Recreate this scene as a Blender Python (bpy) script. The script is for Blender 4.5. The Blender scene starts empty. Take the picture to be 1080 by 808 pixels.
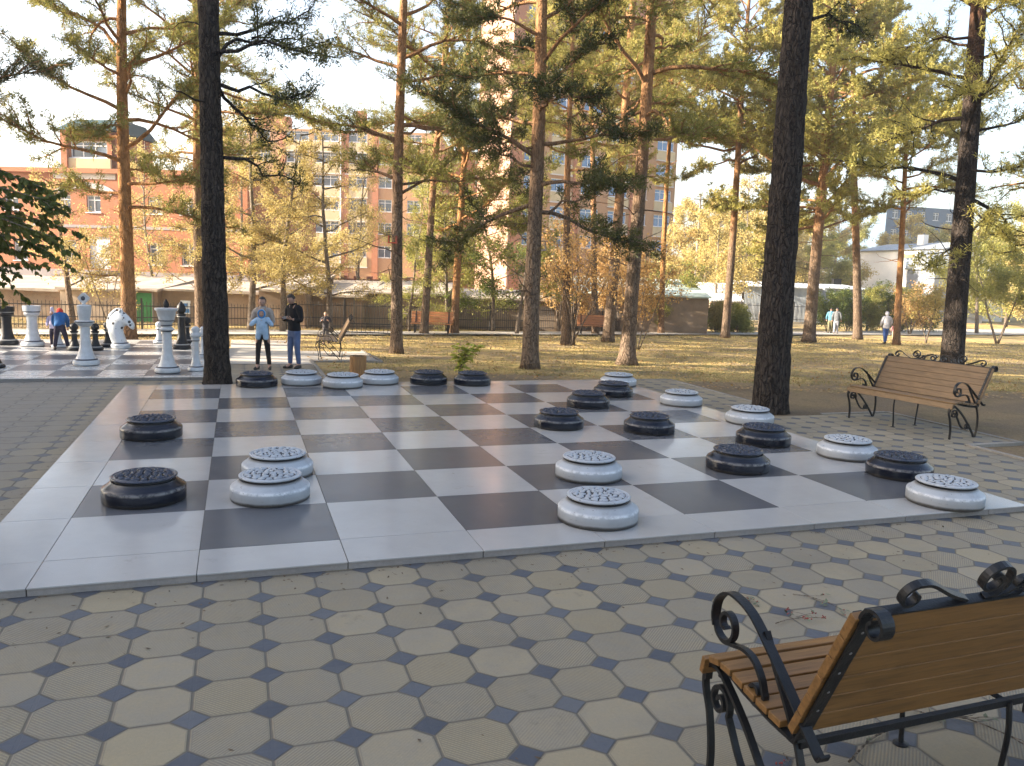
import bpy, math, random
import numpy as np
from mathutils import Vector, Matrix, noise as mnoise
rad = math.radians
SC = bpy.context.scene
COL = SC.collection
rng = np.random.RandomState(7)
random.seed(7)
# ------------------------------------------------------------------ camera geometry (metres)
CELL = 1.1
YAW, PITCH, ROLL = 0.330693906, 0.136256381, 0.0336086739
FPX = 849.626444                      # focal length for a 1080 px wide picture
CAM = np.array([1.27936657*CELL, -6.02596560*CELL, 2.06365817*CELL])
SY, CY = math.sin(YAW), math.cos(YAW)
FW = np.array([SY*math.cos(PITCH), CY*math.cos(PITCH), -math.sin(PITCH)])
_r = np.array([CY, -SY, 0.0]); _u = np.cross(_r, FW)
RT = _r*math.cos(ROLL) + _u*math.sin(ROLL); UP = np.cross(RT, FW)
GZ = -0.065
def W3(u, v, z=0.0):
    "world point from metres right / forward of the viewpoint"
    return np.array([CAM[0]+u*CY+v*SY, CAM[1]-u*SY+v*CY, z])
def uv_of(p): 
    d = np.asarray(p)-CAM; return d[0]*CY-d[1]*SY, d[0]*SY+d[1]*CY
def tz(v): return GZ - max(0.0, min(v, 60.0)-18.5)*0.03
def ray(x, y): return FW + RT*(x-540)/FPX - UP*(y-404)/FPX
def at(x, y):
    "terrain point that photo position (x, y) looks at"
    z = GZ; d = ray(x, y)
    for _ in range(60):
        g = CAM + d*((z-CAM[2])/d[2]); z = .5*z+.5*tz(uv_of(g)[1])
    g[2] = tz(uv_of(g)[1]); return g
def PV(x, y, v):
    d = ray(x, y); return CAM + d*(v/(d[0]*SY+d[1]*CY))
# ------------------------------------------------------------------ object helpers
def thing(name, label, cat, loc=(0,0,0), rz=0.0, group=None):
    o = bpy.data.objects.new(name, None); COL.objects.link(o)
    o.location = [float(a) for a in loc]; o.rotation_euler = (0,0,rz)
    o.empty_display_size = .2
    return tag(o, label, cat, group)
def tag(o, label=None, cat=None, group=None, kind=None):
    if label: o['label'] = label
    if cat: o['category'] = cat
    if group: o['group'] = group
    if kind: o['kind'] = kind
    return o
def dup(root, loc, rz=None, label=None, group=None, scale=None):
    r = root.copy(); COL.objects.link(r); r.location = [float(a) for a in loc]
    if rz is not None: r.rotation_euler = (0,0,rz)
    if label: r['label'] = label
    if group: r['group'] = group
    if scale: r.scale = (scale,)*3 if not hasattr(scale,'__len__') else scale
    for ch in list(root.children):
        c = ch.copy(); COL.objects.link(c); c.parent = r
        for g in list(ch.children):
            d = g.copy(); COL.objects.link(d); d.parent = c
    return r
class MB:
    "collects geometry; build() links it as one mesh object"
    def __init__(s): s.v=[]; s.f=[]; s.m=[]; s.n=0; s.big=[]
    def add(s, V, F, mat=0):
        V = np.asarray(V, float).reshape(-1,3)
        if isinstance(F, np.ndarray):
            F = F.astype(int)+s.n; s.f.append(F); s.m.append(np.full(len(F), mat))
        else:
            s.f.append([[i+s.n for i in f] for f in F]); s.m.append(np.full(len(F), mat))
        s.v.append(V); s.n += len(V); return s
    def mesh(s, name, mats, smooth=False):
        V = np.concatenate(s.v) if s.v else np.zeros((0,3))
        idx=[]; tot=[]
        for F in s.f:
            if isinstance(F, np.ndarray):
                idx.append(F.ravel()); tot.append(np.full(len(F), F.shape[1]))
            else:
                idx.append(np.array([i for f in F for i in f], int)); tot.append(np.array([len(f) for f in F], int))
        idx = np.concatenate(idx); tot = np.concatenate(tot)
        start = np.concatenate([[0], np.cumsum(tot)[:-1]])
        me = bpy.data.meshes.new(name)
        me.vertices.add(len(V)); me.vertices.foreach_set('co', V.ravel().astype(np.float32))
        me.loops.add(len(idx)); me.loops.foreach_set('vertex_index', idx.astype(np.int32))
        me.polygons.add(len(tot)); me.polygons.foreach_set('loop_start', start.astype(np.int32))
        me.polygons.foreach_set('loop_total', tot.astype(np.int32))
        if not isinstance(mats, (list,tuple)): mats=[mats]
        for m in mats: me.materials.append(m)
        me.polygons.foreach_set('material_index', np.concatenate(s.m).astype(np.int32))
        me.polygons.foreach_set('use_smooth', np.full(len(tot), bool(smooth)))
        me.update(calc_edges=True); me.validate()
        return me
    def build(s, name, mats, parent=None, smooth=False, autosmooth=None, bevel=None):
        me = s.mesh(name, mats, smooth or autosmooth is not None)
        if autosmooth is not None:
            try: me.set_sharp_from_angle(angle=rad(autosmooth))
            except Exception: pass
        o = bpy.data.objects.new(name, me); COL.objects.link(o)
        if parent: o.parent = parent
        if bevel:
            b = o.modifiers.new('bevel','BEVEL'); b.width = bevel; b.segments = 2; b.limit_method='ANGLE'; b.angle_limit = rad(40)
        return o
    # ---- shapes
    def box(s, c, size, R=None, mat=0):
        x,y,z = [a/2 for a in size]
        V = np.array([[-x,-y,-z],[x,-y,-z],[x,y,-z],[-x,y,-z],[-x,-y,z],[x,-y,z],[x,y,z],[-x,y,z]])
        if R is not None: V = V@np.asarray(R).T
        s.add(V+np.asarray(c), [[0,3,2,1],[4,5,6,7],[0,1,5,4],[1,2,6,5],[2,3,7,6],[3,0,4,7]], mat); return s
    def bx(s, x0,x1,y0,y1,z0,z1, mat=0): return s.box(((x0+x1)/2,(y0+y1)/2,(z0+z1)/2),(x1-x0,y1-y0,z1-z0),None,mat)
    def lathe(s, prof, seg=32, c=(0,0,0), mat=0, closed_top=True):
        n=len(prof); a=np.arange(seg)*2*math.pi/seg; V=[]
        for r,z in prof: V.append(np.stack([r*np.cos(a), r*np.sin(a), np.full(seg,z)],1))
        V=np.concatenate(V)+np.asarray(c); F=[]
        for i in range(n-1):
            for j in range(seg):
                k=(j+1)%seg; F.append([i*seg+j, i*seg+k, (i+1)*seg+k, (i+1)*seg+j])
        if closed_top:
            F.append([(n-1)*seg+j for j in range(seg)]); F.append([j for j in range(seg)][::-1])
        s.add(V,F,mat); return s
    def tube(s, P, R, seg=8, mat=0, cap=True):
        P=np.asarray(P,float); n=len(P); R=np.broadcast_to(np.asarray(R,float),(n,))
        T=np.gradient(P,axis=0); T/=np.linalg.norm(T,axis=1)[:,None]+1e-12
        a=np.array([1.,0,0]) if abs(T[0][0])<.9 else np.array([0,1.,0])
        N=np.cross(T[0],a); N/=np.linalg.norm(N); V=[]
        ang=np.arange(seg)*2*math.pi/seg
        for i in range(n):
            N=N-T[i]*(N@T[i]); N/=np.linalg.norm(N)+1e-12; B=np.cross(T[i],N)
            V.append(P[i]+R[i]*(np.cos(ang)[:,None]*N+np.sin(ang)[:,None]*B))
        i=np.arange(n-1)[:,None]*seg; j=np.arange(seg)[None]; k=(j+1)%seg
        F=np.stack([i+j,i+k,i+seg+k,i+seg+j],-1).reshape(-1,4)
        s.add(np.concatenate(V),F,mat)
        if cap:
            s.f.append([[s.n-n*seg+q for q in range(seg)][::-1],[s.n-seg+q for q in range(seg)]]); s.m.append(np.full(2,mat))
        return s
    def bar(s, P, w, t, side, mat=0):
        "flat bar: path P, width w along 'side', thickness t"
        P=np.asarray(P,float); side=np.asarray(side,float); side/=np.linalg.norm(side); n=len(P)
        T=np.gradient(P,axis=0); T/=np.linalg.norm(T,axis=1)[:,None]+1e-12
        V=[]
        for i in range(n):
            N=np.cross(side,T[i]); N/=np.linalg.norm(N)+1e-12
            for a,b in ((-1,-1),(1,-1),(1,1),(-1,1)): V.append(P[i]+side*a*w/2+N*b*t/2)
        F=[]
        for i in range(n-1):
            for j in range(4): k=(j+1)%4; F.append([i*4+j,i*4+k,i*4+4+k,i*4+4+j])
        F+= [[3,2,1,0],[n*4-4,n*4-3,n*4-2,n*4-1]]
        s.add(V,F,mat); return s
    def ball(s, c, r, seg=14, rings=9, mat=0):
        r=np.broadcast_to(np.asarray(r,float),(3,)); V=[[0,0,-1]]
        for i in range(1,rings):
            p=-math.pi/2+math.pi*i/rings
            for j in range(seg): q=2*math.pi*j/seg; V.append([math.cos(p)*math.cos(q),math.cos(p)*math.sin(q),math.sin(p)])
        V.append([0,0,1]); F=[]
        for j in range(seg): F.append([0,1+(j+1)%seg,1+j])
        for i in range(rings-2):
            for j in range(seg): a=1+i*seg; k=(j+1)%seg; F.append([a+j,a+k,a+seg+k,a+seg+j])
        a=1+(rings-2)*seg
        for j in range(seg): F.append([a+j,a+(j+1)%seg,len(V)-1])
        s.add(np.array(V)*r+np.asarray(c),F,mat); return s
    def quads(s, Cn, D, Wd, mat=0):
        "N thin quads: base Cn, along D, half width Wd (arrays Nx3)"
        n=len(Cn); V=np.stack([Cn-Wd*.35, Cn+D*.5-Wd, Cn+D, Cn+D*.5+Wd],1).reshape(-1,3)
        s.add(V, np.arange(4*n).reshape(n,4), mat); return s
def catmull(P, n=8):
    P=np.asarray(P,float); Q=np.vstack([2*P[0]-P[1],P,2*P[-1]-P[-2]]); out=[]
    for i in range(1,len(Q)-2):
        for k in range(n):
            t=k/n; a,b,c,d=Q[i-1],Q[i],Q[i+1],Q[i+2]
            out.append(.5*((2*b)+(-a+c)*t+(2*a-5*b+4*c-d)*t*t+(-a+3*b-3*c+d)*t**3))
    out.append(P[-1]); return np.array(out)
def spiral(c, r0, r1, a0, a1, n=20):
    t=np.linspace(0,1,n); a=np.radians(a0+(a1-a0)*t); r=r0+(r1-r0)*t
    return np.stack([c[0]+r*np.cos(a), c[1]+r*np.sin(a)],1)
# ------------------------------------------------------------------ materials
class NT:
    def __init__(s, name):
        s.m=bpy.data.materials.new(name); s.m.use_nodes=True; s.t=s.m.node_tree; s.t.nodes.clear()
        s.out=s.n('ShaderNodeOutputMaterial'); s.b=s.n('ShaderNodeBsdfPrincipled'); s.l(s.b.outputs[0], s.out.inputs[0])
        s.tc=s.n('ShaderNodeTexCoord')
    def n(s,t,**k):
        x=s.t.nodes.new(t)
        for a,b in k.items(): setattr(x,a,b)
        return x
    def l(s,a,b): s.t.links.new(a,b)
    def put(s, sock, v):
        if hasattr(v,'is_output') or hasattr(v,'links'): s.l(v, sock)
        elif isinstance(v,(tuple,list)): sock.default_value=(*v,1.0) if len(v)==3 and len(sock.default_value)==4 else v
        else: sock.default_value=v
    def M(s, op, a, b=0.0, c=0.0, clamp=False):
        x=s.n('ShaderNodeMath',operation=op,use_clamp=clamp)
        for i,v in enumerate((a,b,c)): s.put(x.inputs[i], v)
        return x.outputs[0]
    def noise(s, scale, detail=4, rough=.55, vec=None, dist=0.0, out=0):
        x=s.n('ShaderNodeTexNoise'); x.inputs['Scale'].default_value=scale; x.inputs['Detail'].default_value=detail
        x.inputs['Roughness'].default_value=rough; x.inputs['Distortion'].default_value=dist
        s.l(vec if vec is not None else s.tc.outputs['Object'], x.inputs['Vector']); return x.outputs[out]
    def vor(s, scale, vec=None, feature='F1', out=0, rand=1.0):
        x=s.n('ShaderNodeTexVoronoi',feature=feature); x.inputs['Scale'].default_value=scale
        x.inputs['Randomness'].default_value=rand
        s.l(vec if vec is not None else s.tc.outputs['Object'], x.inputs['Vector']); return x.outputs[out]
    def map(s, scale=(1,1,1), loc=(0,0,0), rot=(0,0,0), vec=None):
        x=s.n('ShaderNodeMapping'); x.inputs['Scale'].default_value=scale; x.inputs['Location'].default_value=loc; x.inputs['Rotation'].default_value=rot
        s.l(vec if vec is not None else s.tc.outputs['Object'], x.inputs['Vector']); return x.outputs[0]
    def ramp(s, f, stops):
        x=s.n('ShaderNodeValToRGB'); r=x.color_ramp
        while len(r.elements)<len(stops): r.elements.new(.5)
        for e,(p,c) in zip(r.elements,stops): e.position=p; e.color=(*c,1) if hasattr(c,'__len__') else (c,c,c,1)
        s.l(f,x.inputs[0]); return x.outputs[0]
    def step(s, f, a, b):
        x=s.n('ShaderNodeMapRange',interpolation_type='SMOOTHSTEP')
        s.put(x.inputs[0],f); x.inputs[1].default_value=a; x.inputs[2].default_value=b; return x.outputs[0]
    def mix(s, f, a, b, mode='MIX'):
        x=s.n('ShaderNodeMix',data_type='RGBA',blend_type=mode)
        s.put(x.inputs[0],f); s.put(x.inputs[6],a); s.put(x.inputs[7],b); return x.outputs[2]
    def bump(s, h, strength=.5, dist=.01):
        x=s.n('ShaderNodeBump'); x.inputs['Strength'].default_value=strength; x.inputs['Distance'].default_value=dist
        s.put(x.inputs['Height'],h); s.l(x.outputs[0], s.b.inputs['Normal']); return x
    def fin(s, col=None, rough=.6, metal=0, spec=.5, trans=0):
        if col is not None: s.put(s.b.inputs['Base Color'], col)
        s.put(s.b.inputs['Roughness'], rough); s.b.inputs['Metallic'].default_value=metal
        s.b.inputs['Specular IOR Level'].default_value=spec
        if trans:
            tr=s.n('ShaderNodeBsdfTranslucent'); s.put(tr.inputs[0], col)
            mx=s.n('ShaderNodeMixShader'); mx.inputs[0].default_value=trans
            s.l(s.b.outputs[0],mx.inputs[1]); s.l(tr.outputs[0],mx.inputs[2]); s.l(mx.outputs[0], s.out.inputs[0])
        return s.m
def plain(name, c, rough=.6, var=.25, scale=6, metal=0, spec=.5, bump=0, bscale=40, detail=5):
    t=NT(name); f=t.noise(scale,detail,.6)
    lo=[x*(1-var) for x in c]; hi=[min(1,x*(1+var)) for x in c]
    col=t.ramp(f,[(.3,lo),(.7,hi)])
    if bump: t.bump(t.noise(bscale,4,.6), bump, .01)
    return t.fin(col, rough, metal, spec)
def leafmat(name, cols, trans=.35, rough=.55, s1=1.3, s2=9):
    t=NT(name); a=t.noise(s1,3,.6); b=t.noise(s2,2,.5)
    f=t.M('ADD', t.M('MULTIPLY',a,.6), t.M('MULTIPLY',b,.4))
    n=len(cols); col=t.ramp(f,[(.32+.36*i/(n-1),c) for i,c in enumerate(cols)])
    return t.fin(col, rough, 0, .25, trans)
MT={}
MT['iron']=plain('black_iron',(.009,.009,.010),.42,.3,20,0,.4,.15,90)
def wood(name, base, scale=1.0, ax='x'):
    t=NT(name); sc=(1.2,14,14) if ax=='x' else (14,14,1.2)
    v=t.map(sc); f=t.noise(3*scale,5,.65,v,.6); g=t.noise(1.2,3,.5)
    lo=[x*.55 for x in base]; hi=[min(1,x*1.35) for x in base]
    col=t.ramp(t.M('ADD',t.M('MULTIPLY',f,.75),t.M('MULTIPLY',g,.25)),[(.3,lo),(.5,base),(.72,hi)])
    t.bump(f,.25,.004); return t.fin(col,.5,0,.4)
MT['wood_far']=wood('weathered_slat_wood',(.20,.125,.062))
MT['wood_near']=wood('varnished_slat_wood',(.20,.100,.030))
MT['wood_orange']=wood('orange_slat_wood',(.40,.17,.07))
MT['wood_bin']=wood('bin_slat_wood',(.34,.18,.07),1,'z')
def bark_mat(name, lo, mid, hi, zsplit, zs=4.0, sc=1.0):
    t=NT(name); sep=t.n('ShaderNodeSeparateXYZ'); t.l(t.tc.outputs['Object'],sep.inputs[0])
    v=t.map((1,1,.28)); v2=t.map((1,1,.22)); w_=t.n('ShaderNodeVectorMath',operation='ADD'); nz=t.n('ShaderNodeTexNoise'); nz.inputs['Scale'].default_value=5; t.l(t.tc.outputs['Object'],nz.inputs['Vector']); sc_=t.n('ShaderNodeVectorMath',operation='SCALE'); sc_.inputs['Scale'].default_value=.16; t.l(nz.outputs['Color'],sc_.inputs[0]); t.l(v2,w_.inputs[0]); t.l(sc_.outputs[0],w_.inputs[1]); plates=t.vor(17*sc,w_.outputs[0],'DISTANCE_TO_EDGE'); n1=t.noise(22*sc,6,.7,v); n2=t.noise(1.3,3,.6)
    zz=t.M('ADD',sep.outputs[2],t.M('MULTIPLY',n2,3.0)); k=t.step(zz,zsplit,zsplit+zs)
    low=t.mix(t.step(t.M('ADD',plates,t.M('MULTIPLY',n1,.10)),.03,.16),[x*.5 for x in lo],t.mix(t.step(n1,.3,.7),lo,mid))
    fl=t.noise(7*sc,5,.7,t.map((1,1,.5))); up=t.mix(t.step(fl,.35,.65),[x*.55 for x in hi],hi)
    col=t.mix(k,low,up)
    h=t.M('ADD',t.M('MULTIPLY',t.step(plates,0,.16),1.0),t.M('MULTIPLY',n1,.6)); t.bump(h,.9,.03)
    return t.fin(col,.9,0,.15)
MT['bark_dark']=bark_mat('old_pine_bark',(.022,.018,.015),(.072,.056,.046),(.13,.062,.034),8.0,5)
MT['bark']=bark_mat('pine_bark',(.15,.105,.072),(.25,.18,.125),(.44,.235,.11),5,4,.9)
MT['bark_orange']=bark_mat('orange_pine_bark',(.20,.12,.07),(.30,.18,.10),(.46,.23,.09),2,3,.9)
MT['bark_grey']=bark_mat('grey_bark',(.17,.13,.10),(.27,.22,.17),(.33,.28,.22),3,4,1.2)
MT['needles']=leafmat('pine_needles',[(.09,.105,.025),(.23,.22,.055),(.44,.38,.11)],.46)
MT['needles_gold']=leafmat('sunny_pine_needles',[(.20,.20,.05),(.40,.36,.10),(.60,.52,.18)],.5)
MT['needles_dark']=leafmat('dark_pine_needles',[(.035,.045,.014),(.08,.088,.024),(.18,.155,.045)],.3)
MT['leaf_gold']=leafmat('golden_leaves',[(.30,.23,.08),(.50,.40,.15),(.64,.55,.26)],.45)
MT['leaf_yg']=leafmat('yellow_green_leaves',[(.15,.17,.04),(.34,.33,.09),(.54,.48,.15)],.48)
MT['leaf_green']=leafmat('green_leaves',[(.05,.085,.02),(.14,.18,.04),(.30,.31,.08)],.42)
MT['leaf_orange']=leafmat('orange_leaves',[(.34,.19,.07),(.54,.34,.13),(.66,.49,.22)],.45)
MT['leaf_shade']=leafmat('elm_leaves',[(.05,.075,.02),(.11,.13,.03),(.26,.23,.06)],.45)
# ================================================================== SETTING
def sheet(name, polys, mat, dz, step=1.0, kind='structure'):
    "polys: list of (x0,x1,y0,y1) rectangles that follow the terrain"
    b=MB()
    for x0,x1,y0,y1 in polys:
        nx=max(1,int(math.ceil((x1-x0)/step))); ny=max(1,int(math.ceil((y1-y0)/step)))
        X,Y=np.meshgrid(np.linspace(x0,x1,nx+1),np.linspace(y0,y1,ny+1),indexing='ij')
        Z=np.array([[tz(uv_of((X[i,j],Y[i,j],0))[1])+dz for j in range(ny+1)] for i in range(nx+1)])
        V=np.stack([X,Y,Z],-1).reshape(-1,3); i=np.arange(nx)[:,None]*(ny+1); j=np.arange(ny)[None]
        F=np.stack([i+j,i+ny+1+j,i+ny+2+j,i+j+1],-1).reshape(-1,4); b.add(V,F)
    o=b.build(name,mat); tag(o,kind=kind); return o
# ---- paver material
def paver_mat():
    t=NT('octagon_pavers'); sp=t.n('ShaderNodeSeparateXYZ'); t.l(t.tc.outputs['Object'],sp.inputs[0])
    px=t.M('DIVIDE',t.M('SUBTRACT',sp.outputs[0],.373),.3905); py=t.M('DIVIDE',t.M('SUBTRACT',sp.outputs[1],-.935),.380)
    fx=t.M('ABSOLUTE',t.M('SUBTRACT',px,t.M('ROUND',px))); fy=t.M('ABSOLUTE',t.M('SUBTRACT',py,t.M('ROUND',py)))
    d1=t.M('ADD',fx,fy); h=.258; jw=.017
    dia=t.M('LESS_THAN',d1,h)
    j1=t.M('ABSOLUTE',t.M('SUBTRACT',d1,h)); j2=t.M('MINIMUM',fx,fy)
    octd=t.M('MINIMUM',j1,j2)                      # distance to a joint for octagons
    j2m=t.M('ADD',j2,t.M('MULTIPLY',dia,1.0)); jd=t.M('MINIMUM',j1,j2m)
    wob=t.noise(9,2,.5); jd=t.M('ADD',jd,t.M('MULTIPLY',t.M('SUBTRACT',wob,.5),.012))
    joint=t.M('SUBTRACT',1.0,t.step(jd,jw*.5,jw*1.6))
    cb=t.n('ShaderNodeCombineXYZ'); t.l(t.M('FLOOR',px),cb.inputs[0]); t.l(t.M('FLOOR',py),cb.inputs[1])
    wn=t.n('ShaderNodeTexWhiteNoise',noise_dimensions='2D'); t.l(cb.outputs[0],wn.inputs[0]); r1=wn.outputs[0]
    cb2=t.n('ShaderNodeCombineXYZ'); t.l(t.M('ROUND',px),cb2.inputs[0]); t.l(t.M('ROUND',py),cb2.inputs[1])
    wn2=t.n('ShaderNodeTexWhiteNoise',noise_dimensions='2D'); t.l(cb2.outputs[0],wn2.inputs[0]); r2=wn2.outputs[0]
    n1=t.noise(1.1,4,.6); n2=t.noise(60,4,.7); n3=t.noise(7,4,.65)
    octc=t.ramp(r1,[(0,(.268,.230,.165)),(.35,(.283,.242,.172)),(.6,(.272,.236,.175)),(.85,(.305,.252,.160)),(1,(.258,.224,.165))])
    octc=t.mix(t.step(n3,.35,.75),octc,t.mix(.5,octc,(.34,.27,.16)))
    diac=t.ramp(r2,[(0,(.058,.066,.084)),(.5,(.076,.085,.106)),(1,(.10,.108,.125))])
    # ribs
    s1=t.M('ADD',px,py); s2=t.M('SUBTRACT',px,py); pick=t.M('GREATER_THAN',r1,.45)
    sd=t.M('ADD',t.M('MULTIPLY',s1,pick),t.M('MULTIPLY',s2,t.M('SUBTRACT',1.0,pick)))
    rib=t.M('SINE',t.M('MULTIPLY',sd,2*math.pi*17))
    inset=t.step(octd,.035,.05); worn=t.step(t.M('ADD',r1,t.M('MULTIPLY',n3,.5)),.35,.9)
    wn3=t.M('FRACT',t.M('MULTIPLY',r1,37.3)); ribamp=t.M('MULTIPLY',inset,t.M('MULTIPLY',t.M('SUBTRACT',1.0,dia),t.step(wn3,.05,.5)))
    octc=t.mix(t.M('MULTIPLY',t.M('MULTIPLY',ribamp,t.M('ADD',t.M('MULTIPLY',rib,.5),.5)),.50),octc,(.11,.10,.08)); octc=t.mix(t.M('MULTIPLY',t.M('MULTIPLY',t.step(octd,.028,.036),t.M('SUBTRACT',1.0,t.step(octd,.042,.05))),.35),octc,(.13,.115,.09))
    col=t.mix(dia,octc,diac)
    col=t.mix(t.M('MULTIPLY',t.M('SUBTRACT',n2,.35),.5),col,(.10,.095,.08))
    # wear, dirt: greyer on the west side of the board
    west=t.M('MULTIPLY',t.step(t.M('MULTIPLY',sp.outputs[0],-1),.3,1.6),t.step(sp.outputs[1],-.8,2.2))
    dirt=t.M('ADD',t.M('MULTIPLY',west,.95),t.M('MULTIPLY',t.step(n1,.45,.8),.28))
    col=t.mix(t.M('MULTIPLY',dirt,t.M('ADD',.6,t.M('MULTIPLY',t.noise(5,5,.7),.6))),col,(.20,.185,.16))
    blot=t.step(t.noise(2.6,6,.75),.60,.72); col=t.mix(t.M('MULTIPLY',blot,.35),col,(.10,.085,.06))
    grit=t.step(t.noise(150,3,.7),.60,.75); col=t.mix(t.M('MULTIPLY',grit,.35),col,(.09,.08,.07)); stain=t.step(t.noise(.45,6,.75),.50,.68); col=t.mix(t.M('MULTIPLY',stain,.28),col,(.13,.115,.095)); rim_=t.M('MULTIPLY',t.M('SUBTRACT',1.0,t.step(jd,.012,.05)),.30); col=t.mix(rim_,col,(.12,.105,.085)); col=t.mix(t.M('MULTIPLY',joint,.85),col,(.105,.092,.074))
    ht=t.M('ADD',t.M('MULTIPLY',t.M('SUBTRACT',1.0,joint),1.0),t.M('ADD',t.M('MULTIPLY',t.M('MULTIPLY',rib,ribamp),.16),t.M('ADD',t.M('MULTIPLY',n2,.16),t.M('MULTIPLY',t.M('ADD',r1,r2),.25))))
    ht=t.M('ADD',ht,t.M('MULTIPLY',t.M('SUBTRACT',1.0,t.step(octd,.02,.035)),-.15))
    t.bump(ht,.8,.006)
    return t.fin(col,t.M('ADD',.55,t.M('MULTIPLY',n3,.3)),0,.35)
MT['paver']=paver_mat()
def lawn_mat():
    t=NT('autumn_lawn'); a=t.noise(.22,5,.6); b=t.noise(1.6,5,.7); c=t.noise(22,5,.75); e=t.noise(.55,4,.6,t.map((1,1,1),(31,7,0)))
    straw=t.ramp(c,[(.3,(.42,.29,.11)),(.5,(.60,.43,.17)),(.7,(.72,.55,.24))])
    green=t.ramp(c,[(.3,(.09,.11,.03)),(.6,(.20,.21,.06)),(.75,(.33,.29,.10))])
    dirt=t.ramp(c,[(.3,(.17,.125,.085)),(.7,(.30,.23,.16))])
    col=t.mix(t.step(b,.48,.68),straw,green)
    col=t.mix(t.M('MULTIPLY',t.step(e,.40,.60),.8),col,dirt)
    # bare earth next to the paving
    sp=t.n('ShaderNodeSeparateXYZ'); t.l(t.tc.outputs['Object'],sp.inputs[0])
    v=t.M('ADD',t.M('MULTIPLY',t.M('SUBTRACT',sp.outputs[0],CAM[0]),SY),t.M('MULTIPLY',t.M('SUBTRACT',sp.outputs[1],CAM[1]),CY))
    near=t.M('SUBTRACT',1.0,t.step(t.M('ADD',v,t.M('MULTIPLY',b,3.0)),18.4,21.5)); col=t.mix(t.M('MULTIPLY',near,.85),col,t.ramp(c,[(.3,(.115,.085,.058)),(.7,(.21,.16,.11))]))
    t.bump(t.M('ADD',c,t.M('MULTIPLY',b,.8)),.7,.05)
    return t.fin(col,.95,0,.1)
MT['lawn']=lawn_mat()
def concrete(name,c,var=.25): 
    t=NT(name); f=t.noise(1.2,5,.65); g=t.noise(30,4,.7)
    k=t.M('ADD',t.M('MULTIPLY',f,.6),t.M('MULTIPLY',g,.4))
    t.bump(g,.4,.01); return t.fin(t.ramp(k,[(.3,[x*(1-var) for x in c]),(.7,[x*(1+var) for x in c])]),.85,0,.3)
MT['path']=concrete('pale_path',(.46,.42,.36)); MT['kerb']=concrete('kerb_concrete',(.24,.22,.19),.35)
MT['asphalt']=concrete('grey_asphalt',(.16,.16,.17))
# terrain
us=np.unique(np.concatenate([np.linspace(-300,-60,9),np.linspace(-60,70,110),np.linspace(70,300,9)]))
vs=np.unique(np.concatenate([np.linspace(-60,10,15),np.linspace(10,62,80),np.linspace(62,450,12)]))
# paving cut-outs stay above the ground sheet
b=MB(); V=[]
for u in us:
    for v in vs:
        z=tz(v)-.022
        p=W3(u,v,z)
        if v>24: p[2]+=.04*(mnoise.noise(Vector((p[0]*.25,p[1]*.25,3)))) - .03
        V.append(p)
nu,nv=len(us),len(vs); i=np.arange(nu-1)[:,None]*nv; j=np.arange(nv-1)[None]
b.add(V,np.stack([i+j,i+nv+j,i+nv+j+1,i+j+1],-1).reshape(-1,4)); tag(b.build('ground',MT['lawn'],smooth=True),kind='structure')
sheet('plaza',[(-40,11.65,-30,5.0),(11.65,12.75,2.35,5.0),(-40,10.12,5.0,9.7),(11.25,12.75,5.0,5.02),(10.12,10.85,6.25,9.7),(-40,3.1,9.7,18.4)],MT['paver'],0.0)
sheet('path',[(1.0,3.1,13.2,18.4),(1.2,3.1,18.4,22.5),(3.1,4.9,14.1,17.6)],MT['path'],.006)
# kerbs
b=MB()
def kerb(p,q_,w=.08,h=.05,bb=b):
    p=np.array(p,float); q_=np.array(q_,float); n=max(1,int(np.linalg.norm(q_-p)/1.0))
    for k in range(n):
        a=p+(q_-p)*k/n; c=p+(q_-p)*(k+1)/n; m=(a+c)/2; L=np.linalg.norm(c-a)-.006; an=math.atan2(*(c-a)[::-1])
        z=tz(uv_of((m[0],m[1],0))[1]); R=[[math.cos(an),-math.sin(an),0],[math.sin(an),math.cos(an),0],[0,0,1]]
        bb.box((m[0],m[1],z-.1+h/2),(L,w,.2+h),R)
kerb((10.89,6.3),(10.89,9.74),h=.012); kerb((3.14,9.74),(10.85,9.74),h=.012); kerb((3.14,9.78),(3.14,14.06),h=.03); kerb((4.94,14.1),(4.94,17.6),h=.03); kerb((3.18,14.06),(4.9,14.06),h=.03)
kerb((12.79,2.31),(12.79,5.06),h=.02); kerb((11.3,5.06),(12.75,5.06),h=.02); kerb((11.69,2.31),(12.75,2.31),h=.03); kerb((11.69,-4),(11.69,2.27),h=.03)
kerb((10.08,5.04),(10.08,6.21),h=.02); kerb((10.12,6.25),(10.85,6.25),h=.012)
o=b.build('kerb',MT['kerb'],bevel=.008); tag(o,kind='structure')
b=MB(); near=[]; far=[]
for x in (-260,-120,0,150,300,420,500,600,700,780,860,930,1000,1090,1200): 
    yn={-260:353,-120:353,0:353.5}.get(x,353.3) ; yf={-260:347,-120:347,0:347.5,150:348,300:348.6}.get(x,350.2 if x<900 else 349-(x-900)*.012)
    near.append(at(x,yn)+[0,0,.012]); far.append(at(x,yf)+[0,0,.012])
V=np.array([p for pr in zip(near,far) for p in pr]); n=len(near)
# subdivide so that it follows the ground
VV=[];K=14
for a in range(n-1):
    for k in range(K):
        f=k/K; A=near[a]*(1-f)+near[a+1]*f; B=far[a]*(1-f)+far[a+1]*f
        for m in range(5): P=A+(B-A)*m/4; P[2]=tz(uv_of(P)[1])+.03; VV.append(P)
VV=np.array(VV); N=len(VV)//5; i=np.arange(N-1)[:,None]*5; j=np.arange(4)[None]
b.add(VV,np.stack([i+j,i+5+j,i+6+j,i+j+1],-1).reshape(-1,4)); tag(b.build('pavement',MT['path']),kind='structure')
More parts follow.
